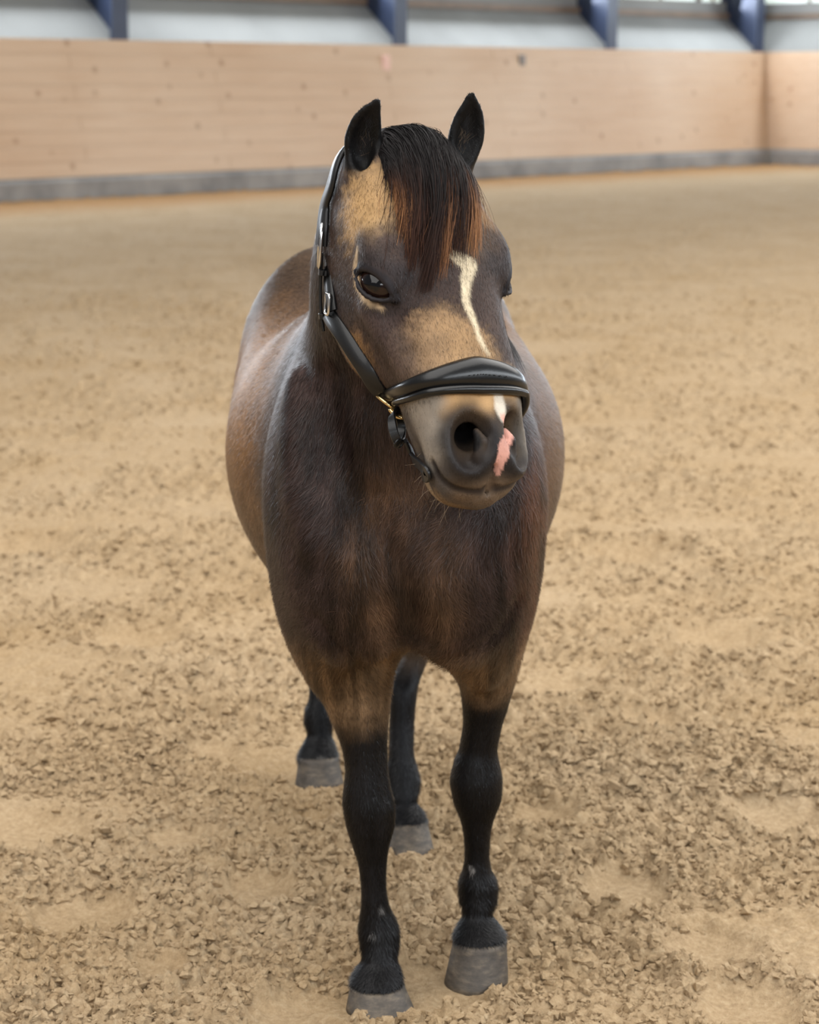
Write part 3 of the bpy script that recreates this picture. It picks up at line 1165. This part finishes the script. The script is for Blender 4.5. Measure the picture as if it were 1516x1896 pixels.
pony = bpy.data.objects.new('pony', None)
pony.location = (0, 0, 0)
COL.objects.link(pony)
tag(pony, 'dark brown pony with black legs and a dark forelock standing on the sand', 'pony')


def coat_mat(name, rough, spec, attr_normal=False, sheen=0.0):
    n = NT(name)
    at = n.n('Attribute', attribute_name='coat')
    n.l(at.outputs['Color'], n.b.inputs['Base Color'])
    n.set(Roughness=rough)
    n.b.inputs['Specular IOR Level'].default_value = spec
    n.b.inputs['Sheen Weight'].default_value = sheen
    n.b.inputs['Sheen Roughness'].default_value = .4
    if attr_normal:
        an = n.n('Attribute', attribute_name='fur_normal')
        n.l(an.outputs['Vector'], n.b.inputs['Normal'])
    else:
        co = n.n('TexCoord').outputs['Object']
        g = n.n('TexNoise', i_Scale=260.0, i_Detail=3.0)
        mp = n.n('Mapping')
        mp.inputs['Scale'].default_value = (1, 1, .3)
        n.l(co, mp.inputs[0])
        n.l(mp.outputs[0], g.inputs['Vector'])
        n.bump(g.outputs[0], .25, .002)
    return n.m


COAT = coat_mat('pony_coat', .5, .13)
FUR = coat_mat('pony_fur', .40, .22, True)
HAIR = coat_mat('pony_long_hair', .5, .07, True)
body = mesh_obj('body', BV, BF, COAT, pony)
BC = coat_colour(BV, BN)
set_col(body, 'coat', BC)
print('coat colour', time.time() - T0)

# ---- short coat hairs over the whole body, one blade each
rng = np.random.default_rng(11)


def unit(v):
    return v / (np.linalg.norm(v, axis=-1, keepdims=True) + 1e-9)


def coat_hair(N):
    a = np.linalg.norm(np.cross(BV[BF[:, 2]] - BV[BF[:, 0]], BV[BF[:, 3]] - BV[BF[:, 1]]), axis=1)
    ce = BV[BF].mean(1)
    fn = unit(BN[BF].sum(1))
    vis = (fn * unit(C0 - ce)).sum(1)
    wgt = a * np.where(vis > -.35, 1.0, .25) * np.where(ce[:, 1] < 3.1, 2.2, 1.0) * np.where(ce[:, 2] < .16, 3.5, 1.0)
    fi = rng.choice(len(BF), N, p=wgt / wgt.sum())
    q = rng.random((N, 2))
    f = BF[fi]
    w4 = np.stack([(1 - q[:, 0]) * (1 - q[:, 1]), q[:, 0] * (1 - q[:, 1]), q[:, 0] * q[:, 1], (1 - q[:, 0]) * q[:, 1]], 1)[..., None]
    P = (BV[f] * w4).sum(1)
    Nn = unit((BN[f] * w4).sum(1))
    C = (BC[f] * w4).sum(1)
    hl = hloc(P)
    hd = head_dist(P)
    ish = (hd < .015) & (hl[:, 1] > -.03)
    L = np.full(N, .013)
    L = np.where((P[:, 1] < 3.22) & (P[:, 2] < 1.0), .019, L)
    L = np.where(P[:, 2] < .5, .010, L)
    L = np.where(ish, .0065, L)
    L = np.where(ish & (hl[:, 1] > .36), .0035, L)
    L = np.where((P[:, 2] > 1.33) & (P[:, 1] < 3.1), .0045, L)          # ears
    L = np.where(P[:, 2] < .15, .013, L)
    D = np.tile(np.array([0, .55, -.8]), (N, 1))
    D[P[:, 1] < 3.2] = (0, .1, -1)
    D[P[:, 2] < .5] = (0, .1, -1)
    D[ish] = HA * 1.0
    D[(P[:, 2] > 1.34) & (P[:, 1] < 3.1)] = (0, 0, 1)
    low = ish & (hl[:, 2] < -.06)
    D[low] = (HA * .7 - HN * .6)
    # swirl: hairs veer a little, together
    sw = np.stack([noise3(P, 7, 70) - .5, noise3(P, 7, 80) - .5, noise3(P, 7, 90) - .5], 1) * 3.0
    swm = np.where(ish, .25, np.where(P[:, 1] < 3.2, 1.0, .5))[:, None]
    D = D + sw * swm + rng.normal(0, .22, (N, 3))
    D = unit(D - Nn * (D * Nn).sum(1, keepdims=True))
    lift = .16 + .22 * rng.random((N, 1))
    T = unit(D + Nn * lift)
    L = (L * (.6 + .7 * rng.random(N)))[:, None]
    # none over the eyes
    ok = np.ones(N, bool)
    for g in (-1, 1):
        ok &= np.linalg.norm(P - EYES[g][0] - EYES[g][1] * .012, axis=1) > .032
    nn = np.linalg.norm(P - NOS, axis=1)
    ok &= nn > .030
    P, Nn, C, T, L = P[ok], Nn[ok], C[ok], T[ok], L[ok]
    N = len(P)
    S = unit(np.cross(T, Nn)) * (.00042 + .00035 * rng.random((N, 1)))
    root = P - Nn * .0006
    tip = root + T * L - np.array([0, 0, 1]) * L * .06
    V = np.stack([root - S, root + S, tip], 1).reshape(-1, 3)
    F = np.arange(3 * N).reshape(-1, 3)
    k = (.46 + .80 * rng.random((N, 1)))
    col = np.repeat(C * k, 3, 0)
    col[2::3] *= 1.12
    nor = np.repeat(unit(Nn + rng.normal(0, .13, (N, 3))), 3, 0)
    o = mesh_obj('coat_hair', V, F, FUR, pony)
    set_col(o, 'coat', col)
    set_vec(o, 'fur_normal', nor)
    o['kind'] = 'stuff'
    return o


coat_hair(430000)
print('coat hair', time.time() - T0)


def strands(name, paths, width, cols, normals, parent, mat=None):
    """ribbons: paths (N,K,3), width (N,), cols (N,K,3), normals (N,K,3)"""
    N, K, _ = paths.shape
    T = unit(np.gradient(paths, axis=1))
    S = unit(np.cross(T, normals))
    w = width[:, None, None] * np.linspace(1, .12, K)[None, :, None] ** .7
    V = np.stack([paths - S * w, paths + S * w], 2).reshape(-1, 3)
    b = (np.arange(N) * K * 2)[:, None] + (np.arange(K - 1) * 2)[None]
    F = np.stack([b, b + 1, b + 3, b + 2], -1).reshape(-1, 4)
    o = mesh_obj(name, V, F, mat or HAIR, parent)
    set_col(o, 'coat', np.repeat(cols.reshape(-1, 3), 2, 0))
    set_vec(o, 'fur_normal', np.repeat(normals.reshape(-1, 3), 2, 0))
    o['kind'] = 'stuff'
    return o


def skin_n(u, s, lo=-.12, hi=.08):
    """height of the skin over the face plane at (u, s)"""
    a, b = np.full(u.shape, hi), np.full(u.shape, lo)
    for _ in range(16):
        m = (a + b) / 2
        P = P0 + np.stack([u, s, m], -1).reshape(-1, 3) @ HF.T
        ins = (np.minimum(head_dist(P), neck(P)) < 0).reshape(u.shape)
        b = np.where(ins, m, b)
        a = np.where(ins, a, m)
    return b


OPS_ALL = OPS
OPS_HEAD = [(p, k, s) for p, k, s in OPS if s > 0 and (p in HEADP or p is head)]


def with_head(fn, *a, **kw):
    global OPS
    OPS = OPS_HEAD
    r = fn(*a, **kw)
    OPS = OPS_ALL
    return r


def hh(px, py):
    return with_head(hit, px, py)


def forelock(N=8500, K=12):
    r = rng.random
    gx = np.array([-1, -.5, 0, .5, 1.0])
    rt = np.array([hloc(hh(*q)) for q in ((700, 282), (724, 258), (762, 250), (800, 256), (838, 284))])
    tp = np.array([hloc(hh(*q)) for q in ((738, 405), (758, 455), (795, 482), (838, 470), (880, 440))])
    f = np.clip(rng.normal(0, .55, N), -1.15, 1.15)
    cid = np.round((f + rng.normal(0, .10, N)) * 8).astype(int)
    crnd = np.random.default_rng(3).random((64, 4))[(cid * 5 + rng.integers(0, 3, N)) % 64]   # a few locks per direction
    clump = cid / 8 + (crnd[:, 0] - .5) * .40
    fr = np.clip(f + rng.normal(0, .12, N), -1.1, 1.1)
    u0, s0 = np.interp(fr, gx, rt[:, 0]), np.interp(fr, gx, rt[:, 1]) - .030 * r(N) * np.clip(1.15 - fr * fr, 0, 1) + .004
    g = .18 * f + .82 * clump + rng.normal(0, .03, N)
    u1 = np.interp(g, gx, tp[:, 0]) + rng.normal(0, .0025, N) + np.where(r(N) < .08, rng.normal(0, .018, N), 0)
    s1 = np.interp(g, gx, tp[:, 1])
    ln = np.clip(.52 + .62 * crnd[:, 1] + .09 * rng.normal(0, 1, N), .3, 1.2)
    ln = np.where(r(N) < .25, ln * .65, ln)
    t = np.linspace(0, 1, K)[None]
    e = (t * ln[:, None]) ** 1.15
    wig = .004 * np.sin(t * (3 + 4 * r((N, 1))) + 6.28 * r((N, 1))) * t + .008 * (crnd[:, 3:4] - .5) * np.sin(t * 3.0)
    U = u0[:, None] * (1 - e) + u1[:, None] * e + wig
    S = s0[:, None] + (s1 - s0)[:, None] * t * ln[:, None]
    n0 = skin_n(U, S)
    layer = r((N, 1))
    hump = np.sin(np.pi * np.clip(t * .8 + .16, 0, 1))
    lift = (.004 + .026 * layer * (1 - .5 * np.abs(f)[:, None])) * hump + .002 + .003 * layer
    Pth = P0 + np.stack([U, S, n0 + lift], -1) @ HF.T
    dark, mid, tan = srgb(18, 15, 15), srgb(70, 44, 32), srgb(150, 106, 70)
    edge = np.clip(np.abs(f - .05) ** 1.8 * .75 + .30 * (r(N) - .45) + .55 * (crnd[:, 2] > .72), 0, 1)[:, None]
    tl = t * ln[:, None]
    k = np.clip(edge * 1.2 * sstep(.2, .85, tl) + .25 * sstep(.6, 1, tl), 0, 1)[..., None]
    c = dark * (1 - k) + mid * k
    k2 = np.clip((edge - .42) * 1.5 * sstep(.45, .95, tl), 0, 1)[..., None]
    c = c * (1 - k2) + tan * k2
    c = c * (.6 + .8 * r((N, 1, 1)))
    nor = unit(HN[None, None] + HL * (U[..., None] * 9) + rng.normal(0, .22, (N, 1, 3)) - HA * (.6 - 1.0 * t[..., None]))
    strands('forelock', Pth, .0004 + .0004 * r(N), c, nor, pony)


forelock()


def ear_hair():
    for (e, a, p, f, Ln), sg in ((ear_r, 1), (ear_l, -1)):
        N, K = 260, 6
        t0 = .08 + .60 * rng.random(N)
        q0 = (rng.random(N) * 1.2 - .6) * .020
        rt = e.o + a * (t0 * Ln)[:, None] + p * q0[:, None] - f * .004
        dr = unit(a * (.8 + .5 * rng.random(N))[:, None] + f * (.25 + .3 * rng.random(N))[:, None] - p * (np.sign(q0) * .5)[:, None] + rng.normal(0, .25, (N, 3)))
        L = .010 + .016 * rng.random(N)
        t = np.linspace(0, 1, K)[None, :, None]
        pth = rt[:, None] + dr[:, None] * L[:, None, None] * t + a * .004 * t * t
        tan = (rng.random(N) < .22 * (t0 < .40))[:, None, None]
        c = np.where(tan, srgb(84, 70, 55), srgb(30, 27, 26)) * (.6 + .6 * rng.random((N, 1, 1))) * np.ones((1, K, 1))
        strands('ear_hair', pth, np.full(N, .00026), c, np.broadcast_to(unit(f + a * .4), (N, K, 3)), pony)


ear_hair()


def mane():
    """falls over the pony's left side of the neck"""
    N, K = 2600, 10
    q = rng.random(N)
    s = .16 + .31 * q
    base = NB + na * s[:, None] + nq * pchip([0.0, .18, .30, .40, .50, .60], [.2, .172, .147, .124, .103, .05], s)[:, None]
    base[:, 0] += -.018 + rng.normal(0, .004, N)
    L = .16 + .07 * rng.random(N)
    t = np.linspace(0, 1, K)[None, :, None]
    ang = np.clip(t * 2.2, 0, 1)
    out = np.array([1.0, .12, 0])
    pth = base[:, None] + out * (.075 + .03 * rng.random((N, 1, 1))) * np.sin(ang * 1.57) + np.array([0, .10, -1.0]) * (L[:, None, None]) * t ** 1.5 + np.array([0, 0, .012]) * np.sin(ang * 3.14)
    pth = pth + rng.normal(0, .006, (N, 1, 3)) * t
    flat = pth.reshape(-1, 3).copy()
    for _ in range(3):
        fv = field(flat)
        m = fv < .004
        if m.any():
            flat[m] += grad(flat[m]) * (.006 - fv[m])[:, None]
    pth = flat.reshape(N, K, 3)
    c = srgb(30, 25, 23) * (.7 + .6 * rng.random((N, 1, 1))) * np.ones((1, K, 1))
    strands('mane', pth, .0007 + .0005 * rng.random(N), c, np.broadcast_to(unit(np.array([.8, -.3, .5])), (N, K, 3)), pony)


mane()


def tail():
    N, K = 2600, 14
    a = rng.random(N) * 6.28
    r = np.sqrt(rng.random(N))
    rt = np.array([-.088, 4.43, 1.02]) + np.stack([np.cos(a) * r * .018, np.zeros(N), np.sin(a) * r * .02], 1)
    t = np.linspace(0, 1, K)[None, :, None]
    L = (.60 + .16 * rng.random(N))[:, None, None]
    sp = (np.stack([np.cos(a) * r * .045, np.sin(a) * r * .05, 0 * a], 1))[:, None]
    pth = rt[:, None] + np.array([0, .085, 0]) * np.sin(np.clip(t * 3, 0, 1) * 1.57) + np.array([0, 0, -1.0]) * L * t ** 1.25 + sp * np.sin(t * 2.4)
    c = srgb(28, 24, 23) * (.7 + .6 * rng.random((N, 1, 1))) * np.ones((1, K, 1))
    nor = unit(np.stack([np.cos(a), np.sin(a) + .3, 0 * a], 1))[:, None] * np.ones((1, K, 1))
    strands('tail', pth, .0010 + .0006 * rng.random(N), c, nor, pony)


tail()


def whiskers():
    N, K = 56, 7
    u = rng.uniform(-.05, .05, N)
    s = rng.uniform(.40, .478, N)
    P = P0 + np.stack([u, s, np.full(N, -.125)], 1) @ HF.T
    dr = unit(np.stack([u * 12, np.full(N, .25) + rng.normal(0, .25, N), np.full(N, -.8) + rng.normal(0, .2, N)], 1) @ HF.T)
    for _ in range(40):                     # walk out to the skin
        fv = field(P)
        P = P + dr * np.where(fv < -.0008, np.maximum(-fv, .001), 0)[:, None]
    L = .008 + .024 * rng.random(N) ** 1.8
    t = np.linspace(0, 1, K)[None, :, None]
    pth = P[:, None] + dr[:, None] * L[:, None, None] * t + (np.array([0, 0, -.3]) + rng.normal(0, .25, (N, 3)))[:, None] * L[:, None, None] * t * t
    c = srgb(150, 130, 108) * (.5 + .7 * rng.random((N, 1, 1))) * np.ones((1, K, 1))
    nor = np.broadcast_to(unit(np.array([0, -1, .4])), (N, K, 3))
    strands('whiskers', pth, np.full(N, .00028), c, nor, pony)


whiskers()

# ---- eyes
EYEM = NT('dark_eye')
tc = EYEM.n('Attribute', attribute_name='coat')
EYEM.l(tc.outputs['Color'], EYEM.b.inputs['Base Color'])
EYEM.set(Roughness=.06)
EYEM.b.inputs['IOR'].default_value = 1.38
for g in (-1, 1):
    ce, og, ax, up, upl, lol = EYES[g]
    nu, nv = 40, 24
    th = np.linspace(0, np.pi, nv)
    ph = np.linspace(0, 2 * np.pi, nu, endpoint=False)
    pts, cols = [], []
    r = .0275
    for a in th:
        for b in ph:
            l = np.array([math.sin(a) * math.cos(b) * 1.12, math.sin(a) * math.sin(b) * .95, math.cos(a)])
            pts.append(ce - og * .002 + (ax * l[0] + up * l[1] + og * l[2]) * r)
            e = math.hypot(l[0] / 1.0, l[1] / .62)
            cols.append(srgb(9, 8, 10) if e < .55 else srgb(30, 17, 13) if e < 1.05 else srgb(30, 24, 24))
    F = np.array([[i * nu + j, i * nu + (j + 1) % nu, (i + 1) * nu + (j + 1) % nu, (i + 1) * nu + j] for i in range(nv - 1) for j in range(nu)])
    eo = mesh_obj('eye', np.array(pts), F[:, ::-1], EYEM.m, pony)
    set_col(eo, 'coat', np.array(cols))

# ---- hooves
HOOFM = NT('hoof_horn')
tc = HOOFM.n('TexCoord').outputs['Object']
mp = HOOFM.n('Mapping')
mp.inputs['Scale'].default_value = (1, 1, 2.5)
HOOFM.l(tc, mp.inputs[0])
nz = HOOFM.n('TexNoise', i_Scale=38.0, i_Detail=6.0, i_Roughness=.65)
HOOFM.l(mp.outputs[0], nz.inputs['Vector'])
HOOFM.l(HOOFM.ramp(nz.outputs[0], [(.25, srgb(42, 37, 32)), (.5, srgb(70, 62, 53)), (.72, srgb(104, 92, 76))]), HOOFM.b.inputs['Base Color'])
HOOFM.set(Roughness=.6)
HOOFM.bump(nz.outputs[0], .3, .004)


def hoof(lf, top_py, xl, xr, bot_py, bl, br, Y):
    ct = W((xl + xr) / 2, top_py, Y)
    rt = (xr - xl) / 2 * mpp(0, top_py, Y)
    gb = G((bl + br) / 2, bot_py)
    rb = (br - bl) / 2 * mpp(0, bot_py, gb[1])
    cb = np.array([gb[0], gb[1] + rb * .95, 0.0])
    M, rings = 40, []
    levels = [(1.12, .80), (1.04, .98), (1.0, 1.02), (.9, 1.0), (.55, 1.0), (.2, 1.0), (.0, 1.0), (-.22, 1.0), (-.24, .9)]
    V = []
    for (t, k) in levels:
        c = cb * (1 - t) + ct * t
        rx = (rb * (1 - t) + rt * min(t, 1) * 1.0) * k if t <= 1 else rt * k
        for j in range(M):
            a = 2 * math.pi * j / M
            sx, sy = math.cos(a), math.sin(a)
            ry = rx * (1.0 if sy < 0 else .92)
            z = c[2] + (.012 * -sy * max(0, min(1, t)) if t < 1.01 else 0) * 0
            V.append((c[0] + rx * sx, c[1] + ry * sy, z))
    k = len(levels)
    F = [(i * M + j, (i + 1) * M + j, (i + 1) * M + (j + 1) % M, i * M + (j + 1) % M) for i in range(k - 1) for j in range(M)]
    F.append(tuple(range(M)))
    F.append(tuple(range((k - 1) * M, k * M))[::-1])
    mesh_obj('hoof', V, F, HOOFM.m, pony)


hoof(leg_rf, 1824, 648, 748, 1884, 640, 763, 3.262)
hoof(leg_lf, 1741, 839, 938, 1832, 825, 943, 3.37)
hoof(leg_lh, 1520, 728, 791, 1584, 716, 803, 4.0)
hoof(leg_rh, 1402, 553, 626, 1460, 545, 634, 4.39)
print('pony done', time.time() - T0)
# ------------------------------------------------------------------ the halter
def leather(name, col, rough):
    n = NT(name)
    co = n.n('TexCoord').outputs['Object']
    g = n.n('TexNoise', i_Scale=420.0, i_Detail=3.0)
    n.l(co, g.inputs['Vector'])
    n.set(Base_Color=(*col, 1), Roughness=rough)
    n.b.inputs['Specular IOR Level'].default_value = .3
    n.b.inputs['Coat Weight'].default_value = .22
    n.b.inputs['Coat Roughness'].default_value = .18
    n.bump(g.outputs[0], .12, .001)
    return n.m


LEA = leather('black_strap_leather', srgb(12, 12, 13), .45)
PAD = leather('black_padded_leather', srgb(11, 11, 12), .30)
SILVER = plain('polished_steel', srgb(205, 205, 205), .18, 1.0).m
BRASS = plain('pale_brass', srgb(206, 182, 134), .22, 1.0).m
halter = bpy.data.objects.new('halter', None)
COL.objects.link(halter)
tag(halter, "black leather halter with padded noseband and silver buckles on the pony's head", 'halter')


def catmull(pts, n):
    p = np.asarray(pts, float)
    p = np.vstack([2 * p[0] - p[1], p, 2 * p[-1] - p[-2]])
    out = []
    m = len(p) - 3
    for x in np.linspace(0, m, n):
        i = min(int(x), m - 1)
        t = x - i
        a, b, c, d = p[i:i + 4]
        out.append(.5 * (2 * b + (c - a) * t + (2 * a - 5 * b + 4 * c - d) * t * t + (3 * b - a - 3 * c + d) * t ** 3))
    return np.array(out)


def settle(P, off, it=6, only_head=True):
    """move points along the skin's gradient to a set height over it"""
    def go():
        Q = P.copy()
        for _ in range(it):
            f = field(Q)
            Q = Q + grad(Q, .004) * np.clip(off - f, -.02, .02)[:, None] * .8
        return Q, grad(Q, .006)
    return with_head(go) if only_head else go()


def smooth_path(P, it):
    for _ in range(it):
        P[1:-1] = .5 * P[1:-1] + .25 * (P[:-2] + P[2:])
    return P


def strap(name, pts, width, thick, parent=None, mat=None, n=48, off=None, fit=True, prof=None, normals=None, only_head=True, sm=6, twist=0.0):
    P = catmull(pts, n)
    off = thick * .5 if off is None else off
    if fit:
        P, Nn = settle(P, off, only_head=only_head)
        P = smooth_path(P, sm)
        Nn = unit(smooth_path(Nn, 8) + twist * HN)
    else:
        Nn = normals if normals is not None else np.tile(HN, (n, 1))
    T = unit(np.gradient(P, axis=0))
    Nn = unit(Nn - T * (Nn * T).sum(1, keepdims=True))
    S = np.cross(T, Nn)
    tt = np.linspace(0, 1, n)
    wd = width(tt) if callable(width) else np.full(n, width)
    th = thick(tt) if callable(thick) else np.full(n, thick)
    if prof is None:
        c = .35
        prof = [(-1, -c), (-1, c), (-.86, 1), (.86, 1), (1, c), (1, -c), (.86, -1), (-.86, -1)]
    k = len(prof)
    V = np.stack([P + S * (wd[:, None] / 2 * a) + Nn * (th[:, None] / 2 * b) for a, b in prof], 1).reshape(-1, 3)
    F = [(i * k + j, i * k + (j + 1) % k, (i + 1) * k + (j + 1) % k, (i + 1) * k + j) for i in range(n - 1) for j in range(k)]
    F += [tuple(range(k))[::-1], tuple(range((n - 1) * k, n * k))]
    o = mesh_obj(name, V, F, mat or LEA, parent or halter)
    md = o.modifiers.new('edge', 'EDGE_SPLIT')
    md.split_angle = R(50)
    return o, P, Nn, S


def tube(name, P, r, parent, mat, closed=False, M=10, n_up=None):
    P = np.asarray(P, float)
    n = len(P)
    T = unit(np.roll(P, -1, 0) - np.roll(P, 1, 0)) if closed else unit(np.gradient(P, axis=0))
    up = np.tile(n_up if n_up is not None else np.array([.3, .2, .9]), (n, 1))
    A = unit(np.cross(T, up))
    B = np.cross(T, A)
    rr = np.broadcast_to(np.asarray(r, float), (n,))
    V = np.stack([P + (A * math.cos(2 * math.pi * j / M) + B * math.sin(2 * math.pi * j / M)) * rr[:, None] for j in range(M)], 1).reshape(-1, 3)
    F = []
    for i in range(n if closed else n - 1):
        i2 = (i + 1) % n
        F += [(i * M + j, i * M + (j + 1) % M, i2 * M + (j + 1) % M, i2 * M + j) for j in range(M)]
    if not closed:
        F += [tuple(range(M))[::-1], tuple(range((n - 1) * M, n * M))]
    return mesh_obj(name, V, F, mat, parent)


def frame_loop(name, c, ax, up, a, b, r, parent, mat, pw=2.6):
    """rounded rectangular / oval metal loop, half sizes a (along ax) and b (along up)"""
    t = np.linspace(0, 2 * np.pi, 40, endpoint=False)
    x, y = np.cos(t), np.sin(t)
    x, y = np.sign(x) * np.abs(x) ** (2 / pw) * a, np.sign(y) * np.abs(y) ** (2 / pw) * b
    return tube(name, c + x[:, None] * ax + y[:, None] * up, r, parent, mat, True, n_up=np.cross(ax, up))


def mir(P):
    q = hloc(np.asarray(P))
    q = np.atleast_2d(q) * np.array([-1, 1, 1])
    return P0 + q @ HF.T


# --- noseband: from the ring on the near cheek over the nose to the far ring
near = [hh(*q) for q in ((722, 727), (742, 722), (770, 712), (805, 702), (845, 694), (880, 690))]
mid = hh(908, 690)
m2 = hloc(mid)
mid = H(0, m2[1], m2[2] + .004)
far = [hh(*q) for q in ((938, 697), (960, 711), (975, 730))]
fl_ = hloc(far[-1])
nr = hloc(near[0])
nose_pts = near + [mid] + far + [H(-nr[0] * .98, fl_[1] + .012, nr[2] * .7), H(-nr[0] * .92, fl_[1] + .016, nr[2])]
nose_prof = [(-1, -.9), (-1, -.3), (-.8, .35), (-.45, .85), (0, 1), (.45, .85), (.8, .35), (1, -.3), (1, -.9)]


def nose_w(t):
    return .018 + .026 * np.exp(-((t - .5) / .23) ** 2)


noseband, NP, NNn, NS = strap('noseband', nose_pts, nose_w, lambda t: .007 + .010 * np.exp(-((t - .5) / .25) ** 2), n=90, off=.006, prof=nose_prof, mat=PAD, sm=26)
sg = np.sign((NS[45] @ HA))
tt = np.linspace(0, 1, 90)
low = NP + NS * (sg * (nose_w(tt) / 2 + .0035))[:, None] + NNn * .001
tube('padded_roll', low[3:-3], .0045 + .0022 * np.exp(-((tt[3:-3] - .5) / .3) ** 2), noseband, PAD)
RING = NP[0].copy()

# stitching along the middle of the noseband
for i in range(36, 56):
    a = NP[i] + NS[i] * (sg * .0065) + NNn[i] * .0086
    b = NP[i] * .4 + NP[i + 1] * .6 + NS[i] * (sg * .0065) + NNn[i] * .0086
    if i % 2 == 0:
        tube('stitch', np.array([a, (a + b) / 2 + NNn[i] * .0004, b]), .0006, noseband, LEA, M=6)

# --- cheek straps, crown strap over the poll, throat strap, chin strap
for side in (0, 1):
    fl = (lambda p: p) if side == 0 else (lambda p: mir(p)[0])
    cheek = [fl(hh(*q)) for q in ((617, 578), (634, 606), (660, 646), (690, 690), (720, 726))]
    strap('cheek_strap', cheek, .024, .0045, n=36, off=.006, twist=.7)
    tip = [fl(hh(*q)) for q in ((592, 470), (591, 520), (594, 570), (601, 612))]
    strap('strap_end', tip, .015, .0045, n=24, off=.0125)
    up_ = [fl(hh(*q)) for q in ((610, 452), (613, 500), (619, 545), (623, 575))]
    strap('upper_cheek_strap', up_, .018, .0045, n=24, off=.005, twist=.5)

crown = [hh(*q) for q in ((606, 455), (608, 420), (615, 380), (623, 345))]
cl = hloc(crown[-1])
crown += [H(cl[0] * .93, cl[1] - .035, cl[2] + .022), H(cl[0] * .60, -.058, -.060), H(0, -.070, -.035)]
crown = crown + [mir(p)[0] for p in crown[-2::-1]]
strap('crown_strap', crown, .024, .006, n=90, off=.007, only_head=False, sm=8, twist=.38 * np.abs(np.cos(np.pi * np.linspace(0, 1, 90)))[:, None] ** 2)

j = hloc(hh(612, 585))
thr = [H(*j), H(j[0] * 1.0, j[1] + .012, j[2] - .03), H(-.060, j[1] + .022, -.205), H(-.02, j[1] + .02, -.228)]
thr = thr + [mir(p)[0] for p in thr[::-1]]
strap('throat_strap', thr, .016, .0045, n=60, off=.004)

r0 = hloc(RING)
chin_pts = [hh(742, 818), hh(770, 845), hh(800, 866)]
cc = [hloc(p) for p in chin_pts]
c1 = [H(*(q + np.array([0, 0, -.006]))) for q in cc]
endl = cc[-1]
ch = c1 + [H(endl[0] * .45, endl[1] + .004, endl[2] - .020)]
ch = ch + [mir(p)[0] for p in ch[::-1]]
strap('chin_strap', ch, .016, .005, n=70, off=.006)

# --- metal: rings at the noseband ends, buckles on the cheek
ccl = hloc(c1[0])
for side in (0, 1):
    fl = (lambda p: p) if side == 0 else (lambda p: mir(p)[0])
    rc = fl(RING)
    P_, N_ = settle(rc[None], .010)
    nn = N_[0]
    a1 = HA - nn * (HA @ nn)
    a1 /= np.linalg.norm(a1)
    b1 = np.cross(nn, a1)
    cen = P_[0] + a1 * .004
    frame_loop('ring', cen, a1, b1, .017, .012, .0027, halter, BRASS, 2.2)
    hk = [cen + a1 * .010 + nn * .004, cen + a1 * .022 + nn * .006, cen + a1 * .034 + nn * .003]
    tube('hook', catmull(hk, 12), [.0040] * 8 + [.0038, .0034, .003, .002], halter, BRASS)
    # loose loop of the chin strap hanging below the ring
    e0 = cen + a1 * .018
    e1 = fl(c1[0])
    mid_ = (e0 + e1) / 2
    sagd = fl(RING) * 0 - HN * .010
    d = e1 - e0
    sd = np.cross(d / np.linalg.norm(d), nn)
    loop = [e0, e0 + d * .3 + sd * .022 - HN * .004, e0 + d * .75 + sd * .020 - HN * .006, e1, e0 + d * .75 - sd * .018, e0 + d * .3 - sd * .020, e0]
    LP = catmull(loop, 44)
    strap('chin_strap_loop', LP, .0125, .0045, n=44, fit=False, normals=unit(np.cross(unit(np.gradient(LP, axis=0)), np.tile(nn, (44, 1)))))
    frame_loop('keeper', e1, sd, nn, .011, .006, .0017, halter, LEA)
    # big oval buckle on the crown strap
    bc_ = fl(hh(599, 455))
    P_, N_ = settle(bc_[None], .012)
    nn = N_[0]
    t1 = fl(hh(602, 500)) - fl(hh(600, 410))
    t1 = t1 - nn * (t1 @ nn)
    t1 /= np.linalg.norm(t1)
    s1 = np.cross(nn, t1)
    bk = frame_loop('buckle', P_[0] + nn * .003, t1, s1, .0305, .0145, .0024, halter, SILVER, 2.6)
    tube('prong', np.array([P_[0] - t1 * .028 + nn * .004, P_[0] + nn * .006, P_[0] + t1 * .030 + nn * .005]), .0019, bk, SILVER)
    # square loop where the cheek strap starts
    bc_ = fl(hh(619, 562))
    P_, N_ = settle(bc_[None], .008)
    nn = N_[0]
    s1 = np.cross(nn, t1)
    frame_loop('square_loop', P_[0], t1, s1, .0145, .0115, .0023, halter, SILVER, 5)
    for (px, py) in ((606, 505), (596, 585)):
        q = fl(hh(px, py))
        P_, N_ = settle(q[None], .008)
        nn = N_[0]
        s1 = np.cross(nn, t1)
        strap('keeper', catmull([P_[0] + s1 * .012 - nn * .004, P_[0] + s1 * .010 + nn * .007, P_[0] - s1 * .010 + nn * .007, P_[0] - s1 * .012 - nn * .004], 16),
              .008, .003, n=16, fit=False, normals=np.tile(nn, (16, 1)))
print('halter done', time.time() - T0)
